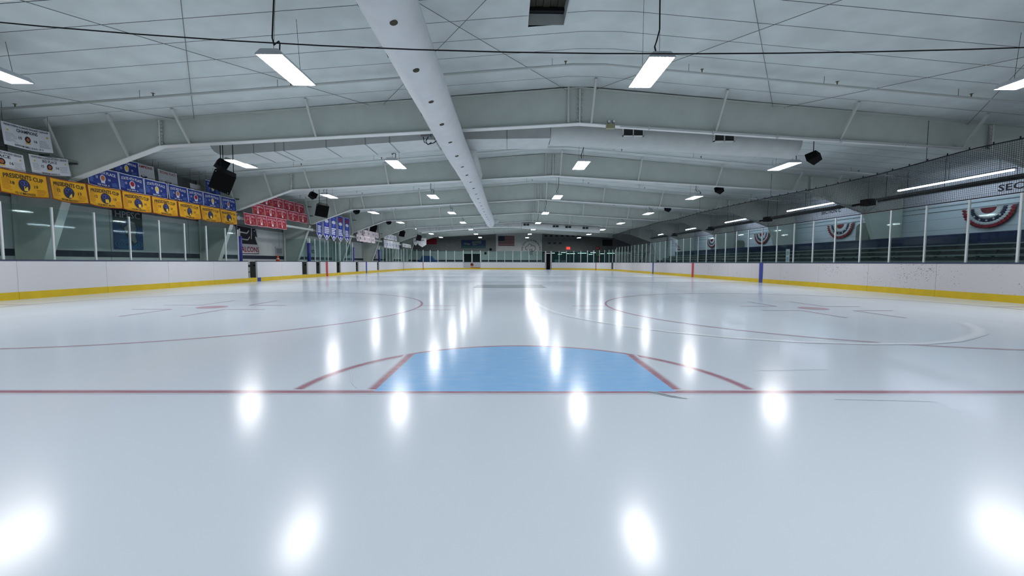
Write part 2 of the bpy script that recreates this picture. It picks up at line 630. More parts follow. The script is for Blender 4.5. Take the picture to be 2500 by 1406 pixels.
# crease: blue field between the side lines, cut by the arc
ca0 = math.degrees(math.acos(1.17 / 1.80))
ribbon('crease_line', arc(0, GOAL, 1.80, 0, 180, 48), 0.13, 'ice_red_line')
for s in (-1, 1):
    ribbon('crease_side_line', [(s * 1.205, GOAL), (s * 1.205, GOAL + 1.34)], 0.14, 'ice_red_line')
ribbon('goal_line', [(-HW, GOAL), (HW, GOAL)], 0.125, 'ice_red_line', label='red goal line')
patch('crease_field', [(-1.185, GOAL + 0.012), (1.185, GOAL + 0.012)] + arc(0, GOAL, 1.788, ca0, 180 - ca0, 28), 'ice_crease', 'sky blue goal crease')
GOAL2 = GOAL + 53.04
ribbon('goal_line', [(-HW + 1.2, GOAL2), (HW - 1.2, GOAL2)], 0.08, 'ice_red_line')
ribbon('blue_line', [(-HW, GOAL + 18.44), (HW, GOAL + 18.44)], 0.30, 'ice_blue_line')
ribbon('blue_line', [(-HW, GOAL + 34.75), (HW, GOAL + 34.75)], 0.30, 'ice_blue_line')
ribbon('centre_line', [(-HW, GOAL + 26.52), (HW, GOAL + 26.52)], 0.30, 'ice_red_line')
for sx in (-1, 1):
    for gy, near in ((GOAL + 6.096, True), (GOAL2 - 6.096, False)):
        cx = sx * 6.706
        ribbon('faceoff_circle', circle(cx, gy, 4.55), 0.085, 'ice_red_line', True)
        patch('faceoff_spot', circle(cx, gy, 0.30, 28), 'ice_red_spot')
        if near:
            for tx in (-1, 1):
                for ty in (-1, 1):
                    x0, y0 = cx + tx * 0.56, gy + ty * 0.42
                    ribbon('faceoff_mark', [(x0, y0), (x0 + tx * 0.85, y0)], 0.075, 'ice_red_line')
                    ribbon('faceoff_mark', [(x0, y0), (x0, y0 + ty * 1.2)], 0.075, 'ice_red_line')
                    ribbon('hash_mark', [(cx + tx * 4.55, gy + ty * 0.42), (cx + tx * 5.35, gy + ty * 0.42)], 0.075, 'ice_red_line')
ribbon('resurfacer_trail', [(0.55, 10.6), (0.60, 9.9), (0.70, 9.1), (0.84, 8.4), (1.05, 7.8), (1.35, 7.25), (1.75, 6.65), (2.25, 6.1), (2.9, 5.62), (3.6, 5.33), (4.4, 5.2), (5.1, 5.22), (5.7, 5.4),
                            (6.15, 5.66), (6.7, 6.0), (7.2, 6.45), (7.7, 7.1)], [0.15] * 13 + [0.18, 0.2, 0.22, 0.2], 'ice_pale')
for pts in ([(-1.62, 3.9), (-1.5, 3.62), (-1.46, 3.5), (-1.36, 3.34)], [(2.2, 3.88), (2.9, 3.92)], [(2.3, 3.05), (3.0, 3.0)]):
    ribbon('skate_scratch', pts, 0.009, 'ice_pale')
patch('ice_rectangle', [(-1.53, 16.5), (1.38, 16.6), (1.34, 18.85), (-1.54, 18.75)], 'ice_grey_patch', 'dim grey rectangle on the ice')  # flat grey rectangle, darker than the ice round it
ribbon('puck_scuff', [(0.96, 3.24), (1.02, 3.20), (1.10, 3.12), (1.20, 3.06)], [0.03, 0.05, 0.045, 0.01], 'ice_scuff')

# ------------------------------------------------------------------ walls
wl = struct('wall_left', MB().box(WL - 0.2, WL, YN, YF, -0.3, 5.2), 'wall_upper', 'dark upper wall behind the banners')
part('liner_panel', MB().box(WL, WL + 0.06, YN, YF, 0, 3.0), 'wall_grey', wl, label='pale grey liner panel')
part('wall_stripe', MB().box(WL + 0.06, WL + 0.068, YN, YF, 1.17, 1.39), 'navy_stripe', wl, label='navy stripe')
for k in range(18):
    y = -3.5 + 4.0 * k
    part('panel_joint', MB().box(WL + 0.06, WL + 0.066, y, y + 0.012, 0, 3.0), 'pipe_dark', wl)
wr = struct('wall_right', MB().box(WR, WR + 0.2, YN, YF, -0.3, 5.2), 'wall_white', 'white wall behind the bleachers')
for z in (0.55, 1.05, 1.55, 2.05, 2.55, 3.05, 3.9, 4.4, 4.9):
    part('wall_seam', MB().box(WR - 0.004, WR, YN, YF, z, z + 0.012), 'ink_grey', wr)
wn = struct('wall_near', MB().box(WL, WR, YN - 0.2, YN, -0.3, 6.8), 'wall_grey', 'grey end wall behind the crease end')

# far wall: openings for the double door and the lobby windows
DOOR = (-7.45, -4.65, 0.0, 2.45)
WIN = (5.32, 17.4, 0.95, 2.76)
xs = [WL, DOOR[0], DOOR[1], WIN[0], WIN[1], WR]
zs = [-0.012, 0.95, 2.45, 2.76, 6.8]
mb = MB()
for i in range(5):
    for j in range(4):
        if i == 1 and j < 2:
            continue
        if i == 3 and j in (1, 2):
            continue
        x0, x1, z0, z1 = xs[i], xs[i + 1], zs[j], zs[j + 1]
        mb.box(x0, x1, YF, YF + 0.2, z0, z1)
wf = struct('wall_far', mb, 'wall_grey', 'grey end wall with double door and lobby windows')
part('wall_panel', MB().box(WIN[0] - 0.05, WR - 0.01, YF - 0.03, YF, 2.80, 6.2), 'wall_block', wf, label='darker wall field above the lobby windows')
part('wall_panel', MB().box(WL + 0.01, -2.2, YF - 0.03, YF, 2.80, 6.2), 'wall_block', wf, label='darker wall field above the double door')
part('wall_stripe', MB().box(-4.5, 5.2, YF - 0.012, YF, 1.12, 1.38), 'navy_stripe', wf)
part('wall_stripe', MB().box(WL + 0.07, -7.6, YF - 0.012, YF, 1.12, 1.38), 'navy_stripe', wf)

# lobby behind the windows
lob = struct('wall_lobby', MB().box(WIN[0] - 0.4, WR, YF + 4.8, YF + 5.0, -0.3, 3.6), 'lobby_blue', 'dim lobby seen through the end windows')
part('lobby_ceiling', MB().box(WIN[0] - 0.4, WR, YF + 0.2, YF + 4.8, 2.76, 2.84), 'lobby_dark', lob)
part('lobby_floor', MB().box(WIN[0] - 0.4, WR, YF + 0.2, YF + 4.8, -0.3, -0.012), 'lobby_dark', lob)
part('lobby_side', MB().box(WIN[0] - 0.5, WIN[0] - 0.4, YF + 0.2, YF + 4.8, -0.012, 3.0), 'lobby_dark', lob)
part('lobby_side', MB().box(WR - 0.05, WR, YF + 0.2, YF + 4.8, -0.012, 3.0), 'lobby_dark', lob)
i = 0
for x in (6.6, 8.6, 10.3, 12.0, 13.7, 15.3, 16.8):
    for y in (1.2, 3.2):
        i += 1
        xx = x + (0.55 if y > 2 else -0.25)
        zl = 2.50 + 0.09 * ((i * 5) % 3) - (0.14 if y < 2 else 0.0)
        hl = 0.30 + 0.13 * ((i * 7) % 3)
        o = thing('lobby_light', 'lobby ceiling strip light, %s from the doorway, %s row' % (ORD[(i - 1) // 2], 'front' if y < 2 else 'back'), 'light', (xx, YF + y, zl), 'lobby ceiling lights')
        part('housing', MB().box(xx - hl - 0.05, xx + hl + 0.05, YF + y - 0.12, YF + y + 0.12, zl + 0.05, zl + 0.08), 'lamp_housing', o)
        part('diffuser', MB().box(xx - hl, xx + hl, YF + y - 0.1, YF + y + 0.1, zl, zl + 0.05), 'lobby_glow', o)
        for q in (-0.2, 0.2):
            part('hanger', MB().tube([(xx + q, YF + y, zl + 0.08), (xx + q, YF + y, 2.765)], 0.01, 5), 'wire_dark', o)
win = tag(link('window_1', None), 'row of lobby windows in the end wall', None, None, 'structure')
nwin = 8
for k in range(nwin):
    x0 = WIN[0] + (WIN[1] - WIN[0]) * k / nwin
    x1 = WIN[0] + (WIN[1] - WIN[0]) * (k + 1) / nwin
    part('pane', MB().box(x0 + 0.04, x1 - 0.04, YF + 0.08, YF + 0.09, WIN[2] + 0.04, WIN[3] - 0.04), 'glass_clear', win)
    part('mullion', MB().box(x0 - 0.04, x0 + 0.04, YF + 0.03, YF + 0.14, WIN[2], WIN[3]), 'pipe_dark', win)
part('window_sill', MB().box(WIN[0], WIN[1], YF - 0.05, YF + 0.16, WIN[2] - 0.05, WIN[2] + 0.02), 'pipe_dark', win)
part('window_head', MB().box(WIN[0], WIN[1], YF + 0.02, YF + 0.16, WIN[3] - 0.04, WIN[3] + 0.02), 'pipe_dark', win)
# lobby visitors' posters: pale and red shapes leaning in the windows
for nm, x, z0, z1, w, m, lb in (('window_poster', 7.6, 1.02, 1.45, 0.42, 'ink_white', 'white sheet taped inside the lobby window beside the doorway'),
                                ('window_poster', 8.15, 1.02, 1.5, 0.45, 'cloth_white', 'white round-cornered notice second from the doorway in the lobby window'),
                                ('window_poster', 8.85, 1.0, 1.35, 0.75, 'ink_pink', 'pink notice low in the lobby window'),
                                ('window_poster', 14.6, 1.0, 2.1, 0.7, 'ink_red', 'red poster in the lobby window'),
                                ('window_poster', 14.55, 2.1, 2.6, 0.6, 'ink_gold', 'yellow poster above the red one in the lobby window')):
    o = thing(nm, lb, 'poster', (x, YF + 0.1, z0))
    part('sheet', MB().box(x - w / 2, x + w / 2, YF + 0.12, YF + 0.128, z0, z1), m, o)
    part('print', MB().box(x - w * 0.3, x + w * 0.3, YF + 0.117, YF + 0.12, z0 + (z1 - z0) * 0.3, z0 + (z1 - z0) * 0.7), 'ink_grey', o)

# double door in the far wall
door = tag(link('door_1', None), 'dark glazed double door in the end wall', None, None, 'structure')
part('door_recess', MB().box(DOOR[0] - 0.3, DOOR[1] + 0.3, YF + 2.4, YF + 2.5, -0.01, 2.8), 'lobby_dark', door)
part('door_recess', MB().box(DOOR[0] - 0.35, DOOR[0] - 0.3, YF + 0.2, YF + 2.4, -0.01, 2.8), 'lobby_dark', door)
part('door_recess', MB().box(DOOR[1] + 0.3, DOOR[1] + 0.35, YF + 0.2, YF + 2.4, -0.01, 2.8), 'lobby_dark', door)
part('door_recess', MB().box(DOOR[0] - 0.3, DOOR[1] + 0.3, YF + 0.2, YF + 2.4, 2.8, 2.85), 'lobby_dark', door)
for x in (DOOR[0], (DOOR[0] + DOOR[1]) / 2, DOOR[1]):
    part('door_post', MB().box(x - 0.06, x + 0.06, YF - 0.04, YF + 0.12, 0, 2.45), 'wall_grey', door)
part('door_head', MB().box(DOOR[0], DOOR[1], YF - 0.04, YF + 0.12, 2.38, 2.5), 'wall_grey', door)
for s in (0, 1):
    x0 = DOOR[0] + 0.06 + s * 1.4
    part('door_pane', MB().box(x0, x0 + 1.28, YF + 0.05, YF + 0.06, 0.1, 2.38), 'glass_clear', door)
    part('door_bar', MB().box(x0, x0 + 1.28, YF + 0.02, YF + 0.07, 1.0, 1.06), 'door_black', door)

# ------------------------------------------------------------------ ceiling: sagging insulation strips on a dark roof deck
mb = MB()
HX0, HX1, HY0, HY1 = 0.29, 1.09, 8.80, 9.78


def deck(x):
    return roof(x) + 0.42


def roof_grid(mb, xs, ys, fn, skip=None):
    idx = {}
    for i, x in enumerate(xs):
        for j, y in enumerate(ys):
            idx[i, j] = len(mb.v)
            mb.v.append((x, y, fn(x, y)))
    for i in range(len(xs) - 1):
        for j in range(len(ys) - 1):
            if skip and skip((xs[i] + xs[i + 1]) / 2, (ys[j] + ys[j + 1]) / 2):
                continue
            mb.f.append((idx[i, j], idx[i, j + 1], idx[i + 1, j + 1], idx[i + 1, j]))
    return mb


ceil = struct('ceiling', roof_grid(mb, [WL, RX - 0.45, RX + 0.45, WR], [YN, YF], lambda x, y: deck(x)), 'ceiling_dark', 'dark roof deck above white insulation strips')
SW = 0.80
XS = [WL, -11, -6, -2, RX - 0.45, RX + 0.45, 6, 11, 15.5, WR]
ME_STRIP = None
y = 13.4 - SW * 28
while y < YF - 0.05:
    y1 = min(y + SW, YF)
    hatch = y < HY1 and y1 > HY0
    if hatch or ME_STRIP is None or y1 - y < SW - 0.01:
        xs = sorted(set(XS + [HX0, HX1])) if hatch else XS
        ys = [y + 0.008 + (y1 - y - 0.016) * t for t in (0, 0.2, 0.5, 0.8, 1)]
        if hatch:
            ys = sorted(set([v for v in ys if min(abs(v - HY0), abs(v - HY1)) > 0.03] + [v for v in (HY0, HY1) if y < v < y1]))
        fn = lambda x, yy: roof(x) - 0.035 * math.sin(math.pi * min(max((yy - y) / SW, 0), 1)) ** 0.8
        sk = (lambda cx, cy: HX0 < cx < HX1 and HY0 < cy < HY1) if hatch else None
        mb = roof_grid(MB(), xs, ys, fn, sk)
        me = make_mesh('insulation_strip', mb, 'ceiling_film', (0, y, 0), True)
        if not hatch and ME_STRIP is None:
            ME_STRIP = me
    else:
        me = ME_STRIP
    o = link('insulation_strip', me, ceil)
    o.location = (0, y, 0)
    y += SW

# open hatch through the insulation
o = thing('roof_hatch', 'square opening cut in the ceiling showing the dark roof deck', 'hatch', (0.69, 9.3, 6.3))
for k in range(5):
    x0 = HX0 + (HX1 - HX0) * k / 5
    part('deck_board', MB().box(x0 + 0.006, x0 + 0.155, HY0 - 0.05, HY1 + 0.05, roof(0.7) + 0.30 + 0.012 * (k % 2), roof(0.7) + 0.34), 'roof_deck', o)
part('hatch_curb', MB().box(HX0, HX1, HY1, HY1 + 0.02, roof(0.7) - 0.02, roof(0.7) + 0.22), 'duct_sheet', o)
for x in (HX0 - 0.02, HX1):
    part('hatch_curb', MB().box(x, x + 0.02, HY0, HY1, roof(0.7) - 0.02, roof(0.7) + 0.30), 'duct_sheet', o)
part('hatch_beam', MB().box(HX0, HX1, HY1 - 0.12, HY1 - 0.03, roof(0.7) + 0.22, roof(0.7) + 0.30), 'door_black', o)

# ------------------------------------------------------------------ rigid steel frames
INNER = [(-15.05, 0.0), (-13.75, 3.53), (-10.91, 4.575), (RX, 5.33)]
OUTER = [(-15.55, 0.0), (-15.55, roof(-15.55) - 0.03), (-10.91, roof(-10.91) - 0.03), (RX, roof(RX) - 0.03)]


def mir(p):
    return (2 * RX - p[0], p[1])


def frame_proto(y):
    t = thing('roof_frame', '', 'steel frame', (RX, y, 0))
    inn = INNER + [mir(p) for p in reversed(INNER[:-1])]
    out = OUTER + [mir(p) for p in reversed(OUTER[:-1])]
    mb = MB()
    n = len(inn)
    for yy in (y - 0.008, y + 0.008):
        mb.v += [(p[0], yy, p[1]) for p in inn] + [(p[0], yy, p[1]) for p in out]
    for i in range(n - 1):
        mb.f.append((i, i + 1, n + i + 1, n + i))
        mb.f.append((2 * n + i + 1, 2 * n + i, 3 * n + i, 3 * n + i + 1))
    part('web', mb, 'steel_white', t)
    for nm, path, w, m in (('lower_flange', inn, 0.26, 'steel_lit'), ('upper_flange', out, 0.24, 'steel_white')):
        mb = MB()
        up = []
        for i, p in enumerate(path):
            a, b = path[max(i - 1, 0)], path[min(i + 1, n - 1)]
            dx, dz = b[0] - a[0], b[1] - a[1]
            l = math.hypot(dx, dz)
            up.append((-dz / l, dx / l))
        for i, p in enumerate(path):
            for s, tt in ((-1, -0.012), (1, -0.012), (1, 0.012), (-1, 0.012)):
                mb.v.append((p[0] + up[i][0] * tt, y + s * w / 2, p[1] + up[i][1] * tt))
        for i in range(n - 1):
            for k in range(4):
                a, b = 4 * i + k, 4 * i + (k + 1) % 4
                mb.f.append((a, b, b + 4, a + 4))
        mb.f += [(3, 2, 1, 0), tuple(4 * (n - 1) + k for k in range(4))]
        part(nm, mb, m, t)
    # splice plates with bolts at the ridge and the haunches
    for x, z0, z1 in ((RX, 5.33, roof(RX) - 0.06), (-10.91, 4.575, roof(-10.91) - 0.06), (2 * RX + 10.91, 4.575, roof(-10.91) - 0.06)):
        sp = part('splice_plate', MB().box(x - 0.02, x + 0.02, y - 0.11, y + 0.11, z0, z1), 'steel_lit', t)
        mb = MB()
        for k in range(7):
            z = z0 + (z1 - z0) * (k + 0.7) / 7.6
            for s in (-1, 1):
                mb.box(x + s * 0.055 - 0.02, x + s * 0.055 + 0.02, y - 0.095, y - 0.06, z - 0.02, z + 0.02)
        part('bolt', mb, 'brace_grey', sp, kind='stuff')
    # knee stiffeners
    for s in (0, 1):
        p, q = (-13.75, 3.53), (-15.55, roof(-15.55) - 0.12)
        if s:
            p, q = mir(p), mir(q)
        part('knee_stiffener', MB().bar((p[0], y, p[1]), (q[0], y, q[1]), 0.2, 0.02, (0, 0, 1)), 'steel_white', t)
    # fly braces down to the lower flange
    for off in (0.36, 4.25, 8.16, 12.05, 13.95, 15.75):
        for s in (-1, 1):
            x = RX + s * off
            if off < 12.98:
                zb = 5.33 - (5.33 - 4.575) * off / 12.97
            else:
                zb = 4.575 - (4.575 - 3.53) * (off - 12.97) / 2.84
            dy = 0.75 if off > 0.4 or s > 0 else 0.12
            part('fly_brace', MB().bar((x, y - 0.10, zb + 0.03), (x, y - dy, roof(x) - 0.03), 0.06, 0.06), 'brace_grey', t)
    return t


fr0 = frame_proto(FRAME_Y[0])
learn(fr0)
for k, y in enumerate(FRAME_Y):
    f = fr0 if k == 0 else copy_tree(fr0)
    f.location = (RX, y, 0)
    tag(f, 'white tapered steel roof frame, %s counted from the crease end' % ORD[k], 'steel frame', 'rigid roof frames')

# ------------------------------------------------------------------ hanging high-bay lights
COLS = [(-10.28, 'banner-side outer column'), (-4.42, 'banner-side inner column'), (2.62, 'bleacher-side inner column'), (10.40, 'bleacher-side outer column')]
LZ = 4.70


def highbay(x, y, style):
    t = thing('highbay_light', '', 'light', (x, y, LZ), 'hanging high-bay lights')
    W2, L2 = 0.24, 0.67
    mb = MB()
    b = [(x - W2, y - L2, LZ + 0.02), (x + W2, y - L2, LZ + 0.02), (x + W2, y + L2, LZ + 0.02), (x - W2, y + L2, LZ + 0.02)]
    u = [(x - W2 + 0.08, y - L2 + 0.02, LZ + 0.11), (x + W2 - 0.08, y - L2 + 0.02, LZ + 0.11), (x + W2 - 0.08, y + L2 - 0.02, LZ + 0.11), (x - W2 + 0.08, y + L2 - 0.02, LZ + 0.11)]
    mb.add(b + u, [(4, 5, 6, 7), (0, 1, 5, 4), (1, 2, 6, 5), (2, 3, 7, 6), (3, 0, 4, 7)])
    part('housing', mb, 'lamp_housing', t)
    part('lamp_lens', MB().add([(x - W2 + 0.012, y - L2 + 0.012, LZ + 0.018), (x + W2 - 0.012, y - L2 + 0.012, LZ + 0.018), (x + W2 - 0.012, y + L2 - 0.012, LZ + 0.018), (x - W2 + 0.012, y + L2 - 0.012, LZ + 0.018)],
                               [(0, 3, 2, 1)]), 'lamp_glow', t)
    for s in (-1, 1):
        part('rim', MB().box(x + s * (W2 - 0.006) - 0.006, x + s * (W2 - 0.006) + 0.006, y - L2, y + L2, LZ, LZ + 0.024), 'lamp_housing', t)
        part('rim', MB().box(x - W2, x + W2, y + s * (L2 - 0.006) - 0.006, y + s * (L2 - 0.006) + 0.006, LZ, LZ + 0.024), 'lamp_housing', t)
    mb = MB()
    for k in range(7):
        xx = x - W2 + 0.045 + k * 0.065
        for s in (-1, 1):
            mb.box(xx - 0.004, xx + 0.004, y + s * (L2 - 0.05) - 0.018, y + s * (L2 - 0.05) + 0.018, LZ + 0.004, LZ + 0.012)
    part('wire_guard', mb, 'wire_dark', t, kind='stuff')
    zc = roof(x) - 0.02
    for s in (-1, 1):
        part('suspension_wire', MB().tube([(x - 0.02 * s, y + s * 0.42, zc - 0.02), (x, y + s * 0.5, LZ + 0.11)], 0.004, 5), 'wire_dark', t)
    if style == 0:
        pts = [(x + 0.01, y - 0.35, zc), (x + 0.03, y - 0.37, zc - 0.35), (x + 0.03, y - 0.4, LZ + 0.62), (x - 0.04, y - 0.45, LZ + 0.38), (x - 0.09, y - 0.5, LZ + 0.26), (x - 0.06, y - 0.52, LZ + 0.11)]
    else:
        pts = [(x - 0.04, y - 0.35, zc), (x - 0.06, y - 0.37, LZ + 0.8), (x - 0.07, y - 0.4, LZ + 0.42), (x - 0.03, y - 0.42, LZ + 0.28), (x + 0.03, y - 0.44, LZ + 0.31), (x + 0.08, y - 0.46, LZ + 0.33), (x + 0.12, y - 0.5, LZ + 0.27), (x + 0.12, y - 0.52, LZ + 0.11)]
    part('power_cord', MB().tube(pts, 0.013, 6), 'wire_dark', t, True)
    part('junction_box', MB().box(x - 0.06, x + 0.06, y - 0.42, y - 0.28, zc - 0.06, zc + 0.01), 'pipe_dark', t)
    return t


for c, (x, cn) in enumerate(COLS):
    p = highbay(x, 8.42, c % 2)
    learn(p)
    for r in range(8, -1, -1):
        f = p if r == 1 else copy_tree(p)
        f.location = (x, 8.42 + 7.83 * (r - 1), LZ)
        tag(f, 'white hanging fluorescent light, %s, %s' % (cn, ORD[r - 1] + ' from the crease end' if r else 'over the end boards behind the crease'), 'light', 'hanging high-bay lights')

# ------------------------------------------------------------------ sprinkler pipes that follow the roof slope
def roof_path(y, drop, xs):
    return [(x, y, roof(x) - drop) for x in xs]


def sprinkler(y):
    t = thing('sprinkler_pipe', '', 'pipe', (RX, y, 6.2), 'sprinkler pipes')
    part('pipe', MB().tube(roof_path(y, 0.24, [WL + 0.1, RX - 0.5, RX + 0.5, WR - 0.1]), 0.028, 8), 'pipe_white', t, True)
    for x in (-13.4, -9.8, -6.2, -2.6, 1.0, 4.6, 8.2, 11.8, 15.4):
        z = roof(x) - 0.24
        part('pipe_hanger', MB().tube([(x, y, z + 0.03), (x, y, z + 0.24)], 0.006, 5).box(x - 0.05, x + 0.05, y - 0.02, y + 0.02, z + 0.22, z + 0.25), 'pipe_dark', t)
        xx = x + 0.35
        zz = roof(xx) - 0.24
        part('sprinkler_head', MB().tube([(xx, y, zz + 0.02), (xx, y, zz + 0.10)], [0.012, 0.02], 6).box(xx - 0.035, xx + 0.035, y - 0.03, y + 0.03, zz + 0.10, zz + 0.108), 'brass_head', t)
    return t


sp0 = sprinkler(7.35)
learn(sp0)
i = 0
for k in range(8):
    for dy in (7.35 - 5.53, 11.35 - 5.53):
        yy = FRAME_Y[k] + dy
        if yy > YF - 1:
            continue
        f = sp0 if i == 0 else copy_tree(sp0)
        f.location = (RX, yy, 6.2)
        tag(f, 'thin sprinkler pipe across the ceiling, %s from the crease end' % ORD[i], 'pipe', 'sprinkler pipes')
        i += 1

# roof bracing rods (crossed, between the first two frames and further bays)
RODS = [(-15.3, 6.4, -10.34, 13.38), (-10.05, 5.6, -4.46, 13.38), (-4.43, 5.6, -9.89, 13.38), (-4.04, 5.6, 1.63, 13.38), (1.56, 5.6, -4.02, 13.38), (2.58, 5.6, 8.11, 13.38), (8.21, 5.6, 2.51, 13.38), (14.38, 5.6, 8.50, 13.38), (8.6, 5.6, 14.3, 13.38)]
for k, (x0, y0, x1, y1) in enumerate(RODS):
    o = thing('brace_rod', 'thin diagonal brace rod under the ceiling, %s counted from the banner wall' % ORD[k], 'rod', (x0, y0, roof(x0) - 0.1), 'roof brace rods')
    n = 6
    pts = []
    for i in range(n + 1):
        t = i / n
        x = x0 + (x1 - x0) * t
        pts.append((x, y0 + (y1 - y0) * t, roof(x) - 0.075 - 0.02 * math.sin(math.pi * t)))
    part('rod', MB().tube(pts, 0.0065, 6), 'rod_grey', o)
    for e in (0, -1):
        px, py, pz = pts[e]
        part('rod_clevis', MB().box(px - 0.025, px + 0.025, py - 0.04, py + 0.04, pz - 0.03, pz + 0.05), 'brace_grey', o)

# black cable spanning the hall near the crease end
o = thing('span_cable', 'taut black cable strung across the hall above the crease', 'cable', (0, 5.2, 3.8))
pts = []
for i in range(33):
    t = i / 32
    x = WL + (WR - WL) * t
    xq = min(max(x, -7.0), 8.0)
    z = 3.52 + (0.0060 if x < 1.0 else 0.0040) * (xq - 1.0) ** 2 + (0.09 * (-7.0 - x) if x < -7 else 0) + (0.05 * (x - 8.0) if x > 8 else 0)
    pts.append((x, 5.2, z))
part('cable', MB().tube(pts, 0.0075, 6), 'wire_dark', o, True)
for x, z in ((WL, pts[0][2]), (WR, pts[-1][2])):
    part('cable_anchor', MB().box(x - 0.03 if x > 0 else x, x if x > 0 else x + 0.03, 5.14, 5.26, z - 0.06, z + 0.06), 'brace_grey', o)

# ------------------------------------------------------------------ ducts
def ring(c, ux, uz, r, n, a0=0.0):
    return [tuple(Vector(c) + Vector(ux) * (r * math.cos(a0 + 2 * math.pi * k / n)) + Vector(uz) * (r * math.sin(a0 + 2 * math.pi * k / n))) for k in range(n)]


# long white fabric duct
FX, FZ, FR = -1.80, 4.60, 0.39
o = thing('fabric_duct', 'long white fabric air duct with dark vent holes running the length of the hall', 'duct', (FX, 20, FZ))
rows = []
ys = [2.5 + 0.75 * k for k in range(49)]
for i, y in enumerate(ys):
    r = FR * (1 + 0.012 * math.sin(i * 1.7))
    dx = 0.02 * math.sin(y * 0.42)
    rows.append([(FX + dx + r * math.cos(2 * math.pi * k / 28), y, FZ + 0.015 * math.sin(y * 0.8) + r * math.sin(2 * math.pi * k / 28)) for k in range(29)])
ye = ys[-1]
for t in (0.25, 0.5, 0.75, 0.92, 1.0):
    r = FR * math.cos(t * math.pi / 2) + 0.002
    rows.append([(FX + r * math.cos(2 * math.pi * k / 28), ye + FR * 1.4 * math.sin(t * math.pi / 2), FZ + r * math.sin(2 * math.pi * k / 28)) for k in range(29)])
part('sleeve', MB().grid(rows), 'duct_fabric', o, True)
for y in (19.2, 30.5):
    rows = []
    for dy in (-0.02, 0.02):
        rows.append([(FX + (FR * 1.018) * math.cos(2 * math.pi * k / 28), y + dy, FZ + (FR * 1.018) * math.sin(2 * math.pi * k / 28)) for k in range(29)])
    part('sleeve_seam', MB().grid(rows), 'duct_sheet', o, True)
# vent holes in two rows
hole_y = [4.42 + 1.42 * k for k in range(24)]
for row, ang in enumerate((-74, -163)):
    for k, y in enumerate(hole_y):
        a = math.radians(ang)
        n = Vector((math.cos(a), 0, math.sin(a)))
        s = Vector((-math.sin(a), 0, math.cos(a)))
        c = Vector((FX + 0.02 * math.sin(y * 0.42), y, FZ + 0.015 * math.sin(y * 0.8))) + n * (FR * 1.014)
        mb = MB()
        pts = [c + s * (0.055 * math.cos(2 * math.pi * q / 12)) + Vector((0, 1, 0)) * (0.06 * math.sin(2 * math.pi * q / 12)) for q in range(12)]
        mb.v = [tuple(p) for p in pts] + [tuple(p - n * 0.03) for p in pts]
        mb.f = [tuple(range(12))] + [(q, q + 12, (q + 1) % 12 + 12, (q + 1) % 12) for q in range(12)]
        part('vent_hole', mb, 'duct_hole', o)
for y in (7.2, 16.4, 23.0, 30.8, 38.2):
    part('duct_hanger', MB().tube([(FX, y, FZ + FR), (FX, y, roof(FX))], 0.006, 5), 'wire_dark', o)


def rect_duct(name, label, path, depth, hgt, y0, m='duct_sheet', lip=True):
    """sheet-metal duct across the hall; path = list of (x, z of underside)"""
    t = thing(name, label, 'duct', (path[0][0], y0, path[0][1]))
    mb = MB()
    n = len(path)
    for x, z in path:
        mb.v += [(x, y0, z), (x, y0 + depth, z), (x, y0 + depth, z + hgt), (x, y0, z + hgt)]
    for i in range(n - 1):
        for k in range(4):
            a, b = 4 * i + k, 4 * i + (k + 1) % 4
            mb.f.append((a, a + 4, b + 4, b))
    mb.f += [(0, 1, 2, 3), tuple(4 * (n - 1) + k for k in (3, 2, 1, 0))]
    part('duct_body', mb, m, t)
    return t


def duct_z(path, x):
    for (x0, z0), (x1, z1) in zip(path, path[1:]):
        if x0 <= x <= x1:
            return z0 + (z1 - z0) * (x - x0) / (x1 - x0)
    return path[-1][1]


